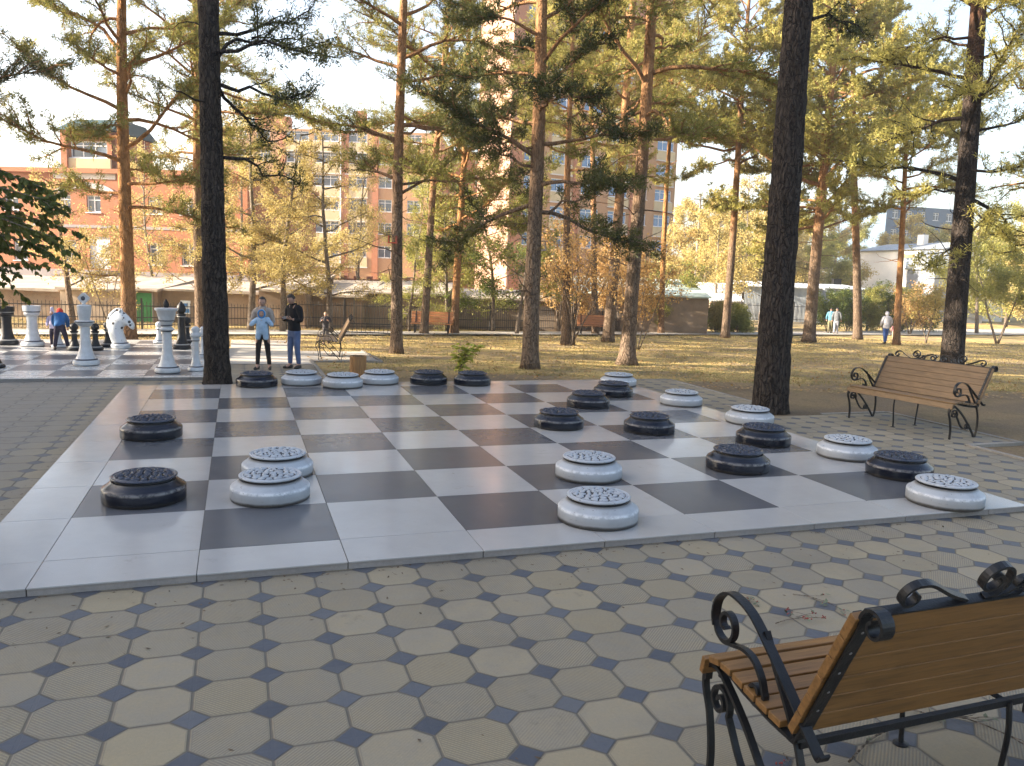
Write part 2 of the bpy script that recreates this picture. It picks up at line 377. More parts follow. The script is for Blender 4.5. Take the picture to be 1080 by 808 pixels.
# ================================================================== GAME BOARDS
def tile_mat(name,base,rough,smear):
    # polished stone with faint clouding
    t=NT(name); a=t.noise(.9,5,.65); b_=t.noise(5,5,.7); c=t.noise(.33,3,.5)
    col=t.ramp(t.M('ADD',t.M('MULTIPLY',a,.8),t.M('MULTIPLY',b_,.2)),[(.3,[x*.92 for x in base]),(.5,base),(.7,[min(1,x*1.06) for x in base])])
    col=t.mix(t.M('MULTIPLY',t.step(t.noise(2.3,6,.8),.58,.76),.34),col,(.22,.20,.17)); col=t.mix(t.M('MULTIPLY',t.step(t.noise(70,3,.8),.66,.72),.5),col,(.14,.12,.10))
    t.bump(t.M('ADD',t.M('MULTIPLY',c,6),t.M('MULTIPLY',b_,.25)),.10,.02)
    return t.fin(col,t.M('ADD',rough,t.M('MULTIPLY',t.step(b_,.4,.7),smear)),0,.16)
MT['tile_light']=tile_mat('light_polished_tile',(.38,.372,.36),.12,.08)
MT['tile_dark']=tile_mat('dark_polished_tile',(.102,.104,.114),.18,.08)
MT['tile_edge']=tile_mat('border_polished_tile',(.37,.362,.35),.12,.08)
MT['grout']=concrete('grout',(.06,.055,.05)); MT['riser']=concrete('riser_stone',(.27,.25,.235),.25)
def game_board(name,label,x0,y0,cx,cy,bl,bf,dark_even,z=0.0,thick=.065,loc=(0,0,0),ms=('tile_light','tile_dark','tile_edge')):
    t=thing(name,label,'game board',loc)
    W_,D_=8*cx,8*cy; g=.0025
    s=MB(); s.bx(x0-bl+.03,x0+W_+bl-.03,y0-bf+.03,y0+D_+bf-.03,-thick-.03,-.008); s.build('slab',MT['grout'],t)
    L=MB(); K=MB(); E=MB()
    for i in range(8):
        for j in range(8):
            m=K if ((i+j)%2==0)==dark_even else L
            tt=.0012*rng.rand()
            m.bx(x0+i*cx+g,x0+(i+1)*cx-g,y0+j*cy+g,y0+(j+1)*cy-g,-.02,-tt)
    G_=MB(); o_=.010; xa,xb,ya,yb=x0-bl+o_,x0+W_+bl-o_,y0-bf+o_,y0+D_+bf-o_
    for i in range(8):
        G_.bx(x0+i*cx+g*1.5,x0+(i+1)*cx-g*1.5,ya,ya+.05,-thick,-.0155); G_.bx(x0+i*cx+g*1.5,x0+(i+1)*cx-g*1.5,yb-.05,yb,-thick,-.0155); G_.bx(xa,xa+.05,y0+i*cy+g*1.5,y0+(i+1)*cy-g*1.5,-thick,-.0155); G_.bx(xb-.05,xb,y0+i*cy+g*1.5,y0+(i+1)*cy-g*1.5,-thick,-.0155)
    for a,b_ in ((xa,x0-g*1.5),(x0+W_+g*1.5,xb)):
        for c,d in ((ya,ya+.05),(yb-.05,yb)): G_.bx(a,b_,c,d,-thick,-.0155)
    for i in range(8):
        E.bx(x0+i*cx+g,x0+(i+1)*cx-g,y0-bf,y0-g,-.014,-.0015*rng.rand()); E.bx(x0+i*cx+g,x0+(i+1)*cx-g,y0+D_+g,y0+D_+bf,-.014,-.0015*rng.rand())
        E.bx(x0-bl,x0-g,y0+i*cy+g,y0+(i+1)*cy-g,-.014,-.0015*rng.rand()); E.bx(x0+W_+g,x0+W_+bl,y0+i*cy+g,y0+(i+1)*cy-g,-.014,-.0015*rng.rand())
    for a,b_ in ((x0-bl,x0-g),(x0+W_+g,x0+W_+bl)):
        for c,d in ((y0-bf,y0-g),(y0+D_+g,y0+D_+bf)): E.bx(a,b_,c,d,-.014,-.001)
    L.build('light_tiles',MT[ms[0]],t,bevel=.0015); K.build('dark_tiles',MT[ms[1]],t,bevel=.0015); E.build('border_tiles',MT[ms[2]],t,bevel=.003); G_.build('risers',MT['riser'],t,bevel=.003)
    return t
MT['tile_light2']=tile_mat('weathered_light_tile',(.44,.435,.42),.26,.05); MT['tile_dark2']=tile_mat('weathered_grey_tile',(.10,.10,.108),.32,.05)
game_board('draughts_board','giant low draughts board of polished grey and white tiles filling the foreground',0,0,CELL,CELL,.544,.544,False)
game_board('chess_board','giant tiled chess board with chess pieces behind the left paving',-6.38,10.72,.86,.96,.45,.27,False,ms=('tile_light2','tile_dark2','tile_light2'))
# ================================================================== DRAUGHTS
def relief_grid(seed):
    r=np.random.RandomState(seed); R=.262; n=120
    R=.272; xs=np.linspace(-R,R,n); X,Y=np.meshgrid(xs,xs,indexing='ij'); rho=np.hypot(X,Y); th=np.arctan2(Y,X)
    swirl=th+6.0*rho
    # petals and leaves: elongated cells in swirling order
    P=[];A=[]
    for ring,(rr,cnt) in enumerate(((.05,5),(.105,8),(.165,13),(.222,18))):
        for k in range(cnt):
            a=2*math.pi*(k+.5*ring+r.uniform(-.22,.22))/cnt; q=rr+r.uniform(-.012,.012)
            P.append((q*math.cos(a),q*math.sin(a))); A.append(a+(.9 if (k+ring)%2 else -.7)+r.uniform(-.4,.4))
    P=np.array(P);A=np.array(A)
    dx=X[...,None]-P[:,0]; dy=Y[...,None]-P[:,1]; ca,sa=np.cos(A),np.sin(A)
    du=dx*ca+dy*sa; dv=-dx*sa+dy*ca; bend=dv+du*du*9.0*np.where(np.arange(len(P))%2,1,-1)
    d=np.sqrt((du/1.75)**2+(bend/.85)**2); d.sort(-1); f1=d[...,0]; gap=d[...,1]-f1
    h=np.clip((gap-.0045)/.009,0,1); h=h*h*(3-2*h); body=h*(.55+.45*np.clip(1-f1/.03,0,1))
    vein=.12*np.cos(f1*520)*h
    edge=np.clip((R-rho)/.012,0,1); dome=.010*(1-(rho/R)**2)
    H=(body+vein)*.024*edge; rim=np.exp(-((rho-.258)/.009)**2)*.012
    Z=np.maximum(H*(rho<.250),rim)+.2185+dome
    keep=rho<R
    idx=-np.ones((n,n),int); idx[keep]=np.arange(keep.sum()); V=np.stack([X[keep],Y[keep],Z[keep]],1)
    a,b_,c,e=idx[:-1,:-1],idx[1:,:-1],idx[1:,1:],idx[:-1,1:]; ok=(a>=0)&(b_>=0)&(c>=0)&(e>=0)
    return V,np.stack([a[ok],b_[ok],c[ok],e[ok]],1)
def paint_mat(name,base,recess,low,edge,rough,relief=False,wall=(.27,.26,.24)):
    t=NT(name); sp=t.n('ShaderNodeSeparateXYZ'); t.l(t.tc.outputs['Object'],sp.inputs[0]); z=sp.outputs[2]
    rr_=t.M('SQRT',t.M('ADD',t.M('MULTIPLY',sp.outputs[0],sp.outputs[0]),t.M('MULTIPLY',sp.outputs[1],sp.outputs[1])))
    n=t.noise(14,5,.7); n2=t.noise(3.5,4,.6)
    col=t.mix(t.step(n2,.4,.7),base,[x*.82 for x in base])
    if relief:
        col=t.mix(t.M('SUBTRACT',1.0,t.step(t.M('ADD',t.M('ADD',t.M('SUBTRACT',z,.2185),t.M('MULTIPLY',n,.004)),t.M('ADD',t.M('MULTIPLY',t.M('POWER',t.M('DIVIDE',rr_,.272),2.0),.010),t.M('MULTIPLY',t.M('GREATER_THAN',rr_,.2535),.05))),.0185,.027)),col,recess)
    else:
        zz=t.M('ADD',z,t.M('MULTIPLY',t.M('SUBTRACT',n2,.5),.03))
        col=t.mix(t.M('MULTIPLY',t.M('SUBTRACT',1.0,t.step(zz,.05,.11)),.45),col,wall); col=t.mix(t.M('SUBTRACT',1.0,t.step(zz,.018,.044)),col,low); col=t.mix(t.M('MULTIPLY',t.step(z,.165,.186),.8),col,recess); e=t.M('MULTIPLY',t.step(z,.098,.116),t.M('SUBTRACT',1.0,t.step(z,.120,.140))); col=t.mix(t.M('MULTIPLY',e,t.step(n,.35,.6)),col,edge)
    smear=t.step(t.noise(5,6,.8,t.map((1,1,.5),(2,7,3))),.55,.70); col=t.mix(t.M('MULTIPLY',smear,.35),col,recess if relief else wall); chips=t.step(t.noise(26,5,.75,t.map((1,1,1.5),(5,2,1))),.63,.66); col=t.mix(t.M('MULTIPLY',chips,.8),col,recess)
    t.bump(t.M('ADD',t.M('MULTIPLY',n,.6),n2),.22,.008); return t.fin(col,t.M('ADD',rough,t.M('MULTIPLY',t.M('SUBTRACT',n2,.5),.5)),0,.4)
WH=(.40,.425,.455)
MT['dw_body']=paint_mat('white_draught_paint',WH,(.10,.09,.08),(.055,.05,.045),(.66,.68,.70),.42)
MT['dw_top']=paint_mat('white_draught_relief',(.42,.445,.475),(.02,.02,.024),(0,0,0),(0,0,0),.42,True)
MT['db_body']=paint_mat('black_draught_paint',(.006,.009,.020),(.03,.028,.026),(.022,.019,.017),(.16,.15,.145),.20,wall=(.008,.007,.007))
MT['db_top']=paint_mat('black_draught_relief',(.035,.042,.065),(.004,.004,.005),(0,0,0),(0,0,0),.28,True)  # raised relief lighter and bluer, a glint painted into the colour
MT['rim_dark']=plain('dark_groove',(.03,.028,.027),.6)  # dark colour in the groove under the disc
prof=[(.362,0),(.373,.006),(.376,.02),(.377,.10),(.3755,.118),(.368,.130),(.335,.150),(.308,.172),(.292,.188)]
def draught(c):
    t=thing('draughts_piece','x','draughts piece')
    b=MB(); pr=prof
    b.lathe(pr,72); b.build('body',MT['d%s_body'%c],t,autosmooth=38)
    b=MB(); b.lathe([(.296,.184),(.262,.190),(.256,.203),(.268,.214)],72); b.build('groove',MT['rim_dark'],t,autosmooth=40)
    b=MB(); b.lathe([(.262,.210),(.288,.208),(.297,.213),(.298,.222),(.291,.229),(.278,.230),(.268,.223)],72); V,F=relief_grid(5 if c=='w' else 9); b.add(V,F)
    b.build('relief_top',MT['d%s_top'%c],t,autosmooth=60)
    return t
PW=draught('w'); PBk=draught('b')
dl=[('b',.494,1.448,'black draughts piece nearest the left border, on the second row of dark squares'),
('b',.30,4.203,'black draughts piece near the left border, behind the other one there'),
('b',1.581,8.291,'black draughts piece by the left pine trunk on the far board edge'),
('b',4.585,8.312,'left one of the two black draughts pieces side by side on the far board edge'),
('b',5.364,8.126,'right one of the two black draughts pieces side by side on the far board edge'),
('b',5.416,4.0,'black draughts piece right of centre, nearest of the diagonal three in the far half'),
('b',6.546,5.553,'black draughts piece in the middle of the diagonal line of three in the far half'),
('b',7.48,6.58,'black draughts piece farthest in the diagonal three, before the white corner piece'),
('b',6.532,3.507,'black draughts piece alone right of the board centre on a dark square'),
('b',6.496,1.399,'black draughts piece at the right in front of another black one by the border'),
('b',7.657,2.544,'black draughts piece just in front of the white one nearest the right pine trunk'),
('b',8.146,.78,'black draughts piece half hidden behind the white one at the front right corner'),
('w',1.54,1.271,'white draughts piece in front of a second white one, left half of the board'),
('w',1.64,2.105,'white draughts piece half hidden behind another, left half of the board'),
('w',2.332,8.433,'left one of the three white draughts pieces touching along the far edge'),
('w',2.999,8.037,'middle one of the three white draughts pieces along the far edge'),
('w',3.70,8.412,'right one of the three white draughts pieces along the far edge'),
('w',8.14,7.72,'white draughts piece at the far right corner behind a black one'),
('w',4.693,1.391,'white draughts piece behind the white one on the front border'),
('w',4.171,.029,'white draughts piece standing on the front border in the middle'),
('w',8.194,5.494,'white draughts piece on the right border, left of the right pine trunk'),
('w',8.37,3.852,'white draughts piece on the right border at the foot of the right pine trunk'),
('w',8.22,1.673,'white draughts piece on the right border, in front of the brown bench'),
('w',7.726,-.225,'white draughts piece overhanging the front edge at the right corner')]
first={'w':PW,'b':PBk}; PW.scale=(1,1,1.06); PBk.scale=(1,1,1.06)
for k,(c,x,y,lb) in enumerate(dl):
    g='black and white draughts pieces on the giant board'
    loc=(x*CELL,y*CELL,.001); rz=rng.uniform(0,6.28)
    if first[c] is not None:
        o=first[c]; o.location=loc; o.rotation_euler=(0,0,rz); o['label']=lb; o['group']=g; first[c]=None; 
        if c=='w': PW=o
        else: PBk=o
    else: dup(PW if c=='w' else PBk,loc,rz,lb,g)
# ================================================================== BENCHES
MT['joint']=plain('slat_gap_backing',(.02,.012,.008),.8)
def bench(woodm, label, L=2.0, hs=1.0):
    t=thing('park_bench',label,'bench'); iron=MT['iron']; H=L/2
    seat=[(-.045,.470),(-.030,.530),(.035,.556),(.125,.560),(.225,.548),(.325,.534),(.425,.523),(.52,.515)]
    # seat slats
    s=MB(); P=catmull(seat,10); d=np.concatenate([[0],np.cumsum(np.linalg.norm(np.diff(P,axis=0),axis=1))]); tot=d[-1]; n=7; pitch=tot/n
    for k in range(n):
        c=pitch*(k+.5); i=np.interp(c,d,np.arange(len(d))); i0=int(i); f=i-i0; i1=min(i0+1,len(P)-1)
        p=P[i0]*(1-f)+P[i1]*f; T=P[i1]-P[i0]; T/=np.linalg.norm(T); N=np.array([-T[1],T[0]])
        R=np.array([[1,0,0],[0,T[0],N[0]],[0,T[1],N[1]]])
        s.box((0,p[0]+N[0]*.018,p[1]+N[1]*.018),(L+.01,pitch-.011,.030),R)
    s.build('seat',woodm,t,bevel=.004)
    # backrest
    A=np.array([.595,.53]); B=np.array([.875,1.085]); T=(B-A)/np.linalg.norm(B-A); N=np.array([-T[1],T[0]]); Lb=np.linalg.norm(B-A); n=6; pitch=Lb/n
    s=MB(); R=np.array([[1,0,0],[0,T[0],N[0]],[0,T[1],N[1]]])
    for k in range(n):
        p=A+T*pitch*(k+.5)+N*.022; s.box((0,p[0],p[1]),(L+.01,pitch-.0035,.036),R)
    s.box((0,(A+B)[0]/2+N[0]*.022,(A+B)[1]/2+N[1]*.022),(L-.03,Lb-.02,.006),R,1)  # added dark backing strip that keeps the slat gaps dark
    bk=s.build('backrest',[woodm,MT['joint']],t,bevel=.0035)
    s=MB()
    for X in (-H+.035,H-.035):
        for k in range(n):
            p=A+T*pitch*(k+.5)
            for q,sg in ((p-N*.006,-1),(p+N*.042,1)): s.ball((X,q[0],q[1]),.009,8,5)
    s.build('bolts',plain('bolt_steel_%d'%len(bpy.data.materials),(.32,.32,.33),.4,.1,10,.8),bk)
    def pts(X,Q): Q=np.asarray(Q); return np.stack([np.full(len(Q),X),Q[:,0],Q[:,1]],1)
    ex=np.array([1.,0,0])
    for sx in (-1,1):
        X=sx*(H-.035); f=MB()
        # leg: foot - over the top scroll - down to rear foot
        fl=catmull([(0,0),(.0,.15),(-.03,.30),(-.078,.42),(-.06,.505),(.02,.53),(.12,.475),(.26,.37),(.41,.22),(.53,.08),(.59,0.0)],8)
        f.bar(pts(X,fl),.030,.018,ex)
        rl=catmull([(.61,0),(.64,.15),(.635,.32),(.59,.46),(.52,.57),(.445,.67),(.38,.76),(.335,.825)],8); f.bar(pts(X,rl),.028,.016,ex)
        f.build('leg_frame',iron,t)
        f=MB(); 
        A1=spiral((.05,.395),.012,.078,540,-30,44); A2=spiral((.40,.180),.010,.055,-360,215,36)[::-1]
        sc=np.vstack([A1,catmull([A1[-1],(.15,.31),(.215,.22),(.285,.16),A2[0]],6)[1:-1],A2])
        f.bar(pts(X,sc),.028,.017,ex); f.build('leg_scroll',iron,t)
        f=MB(); rail=catmull([(-.062,.455),(-.048,.535),(.03,.566),(.12,.556),(.225,.532),(.325,.518),(.425,.505),(.54,.50),(.60,.515)],8)
        rail[:,1]-=.010; f.bar(pts(X,rail),.034,.012,ex); f.build('seat_rail',iron,t)
        f=MB(); Nn=N*-.006; c1=np.array([(.50,.505),(.575,.495),tuple(A+Nn),tuple(A+T*.3+Nn),tuple(B+Nn-T*.03)])
        crl=spiral((B[0]+.055,B[1]-.005),.062,.016,165,-250,30)
        pp=np.vstack([catmull(c1,8),crl]); f.bar(pts(X,pp),.052,.012,ex)
        f.bar(pts(X,np.array([A+N*.046,B+N*.046-T*.01])),.036,.007,ex)
        f.build('back_post',iron,t)
        # armrest
        f=MB(); X2=X+sx*.012
        up_=catmull([(-.005,.72),(-.018,.77),(.0,.835),(.06,.885),(.14,.895),(.26,.862),(.40,.765),(.54,.655),(.68,.54),(.73,.505),(.75,.53)],8)
        f.bar(pts(X2,up_),.044,.010,ex)
        low=catmull([(-.012,.735),(.012,.70),(.06,.675),(.13,.685),(.22,.70),(.29,.685),(.345,.635),(.37,.585)],6)
        sp2=spiral((.318,.565),.060,.012,10,-400,30)
        f.bar(pts(X2,np.vstack([low,sp2])),.028,.015,ex)
        sp0=spiral((.075,.755),.085,.016,215,650,44); f.bar(pts(X2,sp0),.030,.015,ex)
        f.build('armrest',iron,t)
    f=MB(); 
    for yy,zz in ((.585,.485),(.03,.505)): f.box((0,yy,zz),(L-.07,.028,.028))
    for X in (-.09,): f.bar([(X,.03,.5),(X,.3,.49),(X,.585,.485)],.03,.008,ex)
    f.build('crossbar',iron,t)
    for X in (-.09,):
        for Y,b0 in ((.02,-.012),(.60,.012)):
            f=MB(); f.tube(catmull([(X,Y,.49),(X,Y+b0,.35),(X,Y-b0,.12),(X,Y-b0*1.5,.01)],5),.0125,8); f.lathe([(.038,0),(.038,.006),(.02,.012)],14,(X,Y-b0*1.5,0)); f.build('middle_leg',iron,t)
    # top ornament in the plane of the back
    o=MB(); nb=np.array([0,T[0],T[1]])
    O=np.array([0,B[0]+N[0]*.02,B[1]+N[1]*.02])
    def up2(Q): Q=np.asarray(Q); return O+Q[:,:1]*ex+Q[:,1:2]*nb
    o.bar(up2([(-H+.05,.006),(H-.05,.006)]),.040,.008,np.array([0,N[0],N[1]]))
    side=np.array([0,N[0],N[1]])
    for sx in (-1,1):
        def m(Q): Q=np.array(Q,float); Q[:,0]*=sx; return up2(Q)
        k=H
        s1=np.vstack([spiral((.79*k,.064),.014,.058,-250,90,32),catmull([(.79*k,.122),(.73*k,.115),(.62*k,.055),(.52*k,.014)],6)[1:]])
        o.bar(m(s1),.030,.013,side)
        s2=np.vstack([spiral((.435*k,.098),.016,.084,-20,-20-430,2)[:0],spiral((.435*k,.098),.016,.086,-330,90+180,44)[::1],catmull([(.435*k,.012),(.36*k,.02),(.29*k,.06),(.22*k,.095),(.17*k,.115)],6)[1:]])
        o.bar(m(s2),.030,.013,side)
        s3=np.vstack([catmull([(.36*k,.012),(.30*k,.012)],2)[:-1],spiral((.285*k,.055),.045,.014,-90,-480,30)]); o.bar(m(s3),.026,.011,side)
        s4=np.vstack([catmull([(.19*k,.105),(.13*k,.128),(.075*k,.11)],5)[:-1],spiral((.10*k,.068),.062,.016,120,560,40)]); o.bar(m(s4),.028,.012,side)
    o.bar(up2(np.stack([.045*np.cos(np.linspace(0,6.283,25)),.05+.045*np.sin(np.linspace(0,6.283,25))],1)),.02,.009,side)
    o.build('top_scrollwork',iron,t)
    return t
# far bench: RF and LF feet known; bench faces the board (towards -x side)
RFp=np.array([11.82,2.75,GZ]); ax=np.array([-.1305,.9914])
bf=bench(MT['wood_far'],'brown slatted bench with black scroll ironwork standing on the paving at the right')
# local: +X length, +Y towards the back. rear direction = (0.9914,0.1305)
def place(b,center,rear,s=1.0):
    rz=math.atan2(rear[1],rear[0])-math.pi/2
    b.location=[float(a) for a in center]; b.rotation_euler=(0,0,rz); b.scale=(s,s,s)
cen=RFp+np.array([ax[0],ax[1],0])*.975
place(bf,cen,(.9914,.1305),.99)
bn=bench(MT['wood_near'],'yellow brown slatted bench in the near right corner, seen from behind')
th=rad(1.2); ex_=np.array([math.cos(th),math.sin(th)]); ey_=np.array([math.sin(th),-math.cos(th)])
c=np.array([3.445,-3.63])+1.07*ex_
place(bn,(c[0],c[1],GZ),ey_); bn.scale=(1.07,.97,1.07)
o=dup(bf,(0,0,0),label='sunlit bench seen from its side behind the man in black',scale=.98)
# seen from the side: faces left, length runs away from the viewer
r_=at(347,380.5)[:2]-CAM[:2]; r_/=np.linalg.norm(r_); ctr=at(336,380.3)[:2]+r_*1.0; ctr3=(ctr[0],ctr[1],tz(uv_of((ctr[0],ctr[1],0))[1])+.008)
place(o,ctr3,(r_[1],-r_[0]),.92)
def plain_bench(label,px,py,s=1.0):
    g=at(px,py); b=thing('park_bench',label,'bench',g,-YAW)
    s1=MB()
    for k in range(4): s1.box((0,-.2+.13*k,.45),(1.9,.115,.03))
    s1.build('seat',MT['wood_orange'],b,bevel=.004)
    s1=MB()
    for k in range(4): s1.box((0,.30+.035*k,.55+.125*k),(1.9,.03,.115),[[1,0,0],[0,.966,.259],[0,-.259,.966]])
    s1.build('backrest',MT['wood_orange'],b,bevel=.004)
    for sx in (-.75,.75):
        s1=MB(); s1.bar([(sx,-.22,0),(sx,-.22,.43),(sx,.24,.43),(sx,.42,1.0)],.05,.03,(1,0,0)); s1.bar([(sx,.24,.43),(sx,.30,0)],.05,.03,(1,0,0)); s1.build('leg',MT['iron'],b)
    return b
plain_bench('orange brown slatted bench before the fence, behind the thin pine left of centre',455,352)
plain_bench('orange brown bench before the fence, mostly hidden by the right-hand pine pair',628,353)
# dark stand of rails by the fence
g=at(388,352); b=thing('bicycle_rack','low dark metal bicycle rack by the fence, behind the side-on bench','bicycle rack',g,-YAW)
m=MB(); m.tube([(-1.1,0,.42),(1.1,0,.42)],.022,6); m.tube([(-1.1,0,.05),(1.1,0,.05)],.02,6); m.build('rails',MT['iron'],b)
m=MB()
for k in range(12): x=-1.05+k*.19; m.tube(catmull([(x,.0,.05),(x,.12,.3),(x,.0,.42)],3),.012,5)
m.build('hoops',MT['iron'],b)
# ---- wooden bin
g=at(377.5,399); b=thing('litter_bin','round wooden-slat litter bin behind the far board edge','litter bin',g)
m=MB(); n=26
for k in range(n):
    a=2*math.pi*k/n; R=[[math.cos(a),-math.sin(a),0],[math.sin(a),math.cos(a),0],[0,0,1]]
    m.box((.165*math.cos(a),.165*math.sin(a),.25),(.018,.036,.46+.004*(k%3)),R)
m.build('slats',MT['wood_bin'],b,bevel=.003)
m=MB(); m.lathe([(.15,.03),(.15,.47)],24,closed_top=False); m.lathe([(.15,.03),(.01,.031)],24,closed_top=False); m.build('liner',plain('bin_liner',(.05,.045,.04),.7),b)
# ================================================================== CHESS PIECES
MT['cw']=plain('chess_white_paint',(.54,.56,.58),.4,.12,9,0,.5,.15,30); MT['cb']=plain('chess_black_paint',(.012,.012,.014),.5,.4,9,0,.35,.15,30)
MT['cband']=plain('band_paint',(.05,.055,.07),.5); MT['cpale']=plain('worn_pale_band',(.33,.32,.30),.6)
def chess(kind,c,label,px,py,zpos=0.0,H=None,rz=0):
    g=None; d_=ray(px,py); g=CAM+d_*((0-CAM[2])/d_[2])
    t=thing('chess_'+kind,label,'chess piece',(g[0],g[1],.001),rz,'white and black chess pieces on the giant chess board')
    main=MT['cw'] if c=='w' else MT['cb']; band=MT['cband'] if c=='w' else MT['cpale']
    def sc(P,k): return [(r*k,z*k) for r,z in P]
    base=MB(); body=MB()
    class BD:
        def lathe(s,P,seg): m=MB(); m.lathe(P,seg); m.build('band',band,t,smooth=True)
    bd=BD()
    if kind=='pawn':
        k=(H or .72)/.72
        base.lathe(sc([(.165,0),(.19,.015),(.195,.05),(.17,.085),(.15,.09)],k),32); body.lathe(sc([(.145,.09),(.10,.17),(.07,.28),(.06,.40),(.065,.46)],k),32)
        body.lathe(sc([(.065,.46),(.10,.475),(.105,.50),(.07,.52),(.06,.53)],k),32); hd=MB(); hd.ball((0,0,.615*k),.105*k,24,16)
        bd.lathe(sc([(.155,.086),(.168,.090),(.155,.102),(.14,.108)],k),32); bd.lathe(sc([(.066,.44),(.082,.445),(.082,.458),(.066,.462)],k),32)
        hd.build('head',main,t,smooth=True)
    elif kind=='rook':
        k=(H or 1.02)/1.02
        base.lathe(sc([(.235,0),(.265,.02),(.27,.07),(.25,.11),(.20,.13)],k),36); body.lathe(sc([(.20,.13),(.15,.25),(.125,.42),(.118,.62),(.125,.75)],k),36)
        body.lathe(sc([(.125,.75),(.17,.78),(.185,.83),(.165,.86),(.17,.88)],k),36)
        tb=MB(); tb.lathe(sc([(.17,.88),(.20,.885),(.205,1.02),(.155,1.02),(.15,.95),(.02,.945)],k),36,closed_top=False)
        tb.build('battlement',main,t,autosmooth=35)
        bd.lathe(sc([(.22,.118),(.235,.122),(.225,.142),(.19,.15)],k),36); bd.lathe(sc([(.175,.862),(.19,.866),(.19,.88),(.17,.884)],k),36)
    elif kind in('king','queen'):
        k=(H or 1.55)/1.55
        base.lathe(sc([(.22,0),(.255,.015),(.265,.05),(.25,.10),(.21,.13)],k),40); body.lathe(sc([(.205,.13),(.15,.24),(.115,.40),(.098,.60),(.098,.82)],k),40)
        if kind=='king':
            body.lathe(sc([(.098,.82),(.14,.86),(.185,.90),(.19,.94),(.15,.955),(.10,.96)],k),40); body.lathe(sc([(.095,.96),(.11,.985),(.13,1.12),(.142,1.26),(.128,1.275),(.05,1.29)],k),40)
            f=MB(); f.tube([(0,0,1.27*k),(0,0,1.34*k)],.035*k,12); s_=.11*k
            # diamond plate with four lobes
            P=[];n=32
            for q in range(n): a=2*math.pi*q/n; r_=s_*(.86+.20*abs(math.cos(2*a))**3); P.append((r_*math.cos(a),r_*math.sin(a)))
            V=[(x,y_,z+1.42*k) for y_ in (-.03,.03) for x,z in P]; F=[list(range(n)),list(range(n,2*n))[::-1]]+[[q,n+q,n+(q+1)%n,(q+1)%n][::-1] for q in range(n)]
            f.add(V,F); f.build('cross_finial',main,t)
            f=MB(); f.ball((0,-.02,1.42*k),(.05*k,.035,.05*k),16,10); f.build('dark_hole',MT['cband'],t,smooth=True)  # dark ball imitates the dark hole through the plate
            bd.lathe(sc([(.192,.915),(.20,.918),(.20,.932),(.19,.936)],k),40); bd.lathe(sc([(.145,.868),(.155,.872),(.152,.884),(.14,.888)],k),40)
        else:
            body.lathe(sc([(.098,.82),(.10,.92),(.15,.93),(.155,.96),(.12,.98),(.10,1.0)],k),40); body.lathe(sc([(.10,1.0),(.11,1.07),(.15,1.12),(.17,1.20),(.20,1.33),(.235,1.36),(.235,1.40),(.05,1.41)],k),40)
            f=MB(); f.lathe(sc([(.03,1.40),(.055,1.43),(.062,1.48),(.045,1.53),(.02,1.57),(.004,1.60)],k),24); f.build('finial',MT['cb'],t,smooth=True)
            for z_ in (.905,1.03,1.13): bd.lathe(sc([(.10,z_-.012),(.158 if z_>1.1 else .125,z_-.008),(.158 if z_>1.1 else .125,z_+.012),(.10,z_+.016)],k),40)
        bd.lathe(sc([(.212,.112),(.235,.118),(.228,.135),(.20,.142)],k),40)
    elif kind=='bishop':
        k=(H or 1.24)/1.24
        base.lathe(sc([(.20,0),(.225,.015),(.23,.06),(.21,.10),(.16,.12)],k),36); body.lathe(sc([(.16,.12),(.115,.25),(.09,.42),(.082,.80),(.10,.86),(.125,.88),(.12,.905),(.07,.92)],k),36)
        f=MB(); f.lathe(sc([(.06,.92),(.105,.97),(.12,1.04),(.095,1.12),(.045,1.20),(.01,1.24)] if c=='b' else [(.08,.90),(.135,.95),(.15,1.0),(.13,1.06),(.10,1.08),(.12,1.13),(.115,1.18),(.06,1.235),(.01,1.245)],k),28); f.build('mitre',main,t,smooth=True)
        bd.lathe(sc([(.17,.108),(.195,.112),(.18,.13),(.15,.136)],k),36); bd.lathe(sc([(.09,.835),(.108,.84),(.108,.852),(.09,.856)],k),36)
    elif kind=='knight':
        k=(H or 1.0)
        base.lathe(sc([(.20,0),(.225,.02),(.23,.09),(.20,.13),(.17,.14)],k),36)
        bd.lathe(sc([(.18,.128),(.20,.132),(.19,.15),(.16,.156)],k),36)
        # side silhouette (x right = muzzle), swept with varying thickness
        sil=[((-.19,.14),(.16,.14),.17),((-.24,.26),(.13,.25),.16),((-.28,.40),(.09,.36),.15),((-.29,.55),(.08,.46),.14),((-.26,.70),(.10,.54),.13),((-.19,.83),(.15,.58),.12),((-.08,.93),(.20,.58),.11),((.02,.96),(.25,.55),.10),((.12,.92),(.29,.50),.09),((.22,.83),(.33,.48),.08),((.30,.73),(.36,.50),.065),((.35,.66),(.37,.55),.04)]
        V=[];seg=16
        for (a,b_,w) in sil:
            a=np.array(a);b_=np.array(b_); m_=(a+b_)/2; h_=(b_-a)/2
            for q in range(seg):
                an=2*math.pi*q/seg; cx_=math.cos(an); sy_=math.sin(an); cx_=np.sign(cx_)*abs(cx_)**.8
                p=m_+h_*cx_; V.append((p[0],w*sy_,p[1]))
        F=[]
        for i_ in range(len(sil)-1):
            for q in range(seg): F.append([i_*seg+q,i_*seg+(q+1)%seg,(i_+1)*seg+(q+1)%seg,(i_+1)*seg+q])
        F.append([(len(sil)-1)*seg+q for q in range(seg)]); body.add(np.array(V)*k,F)
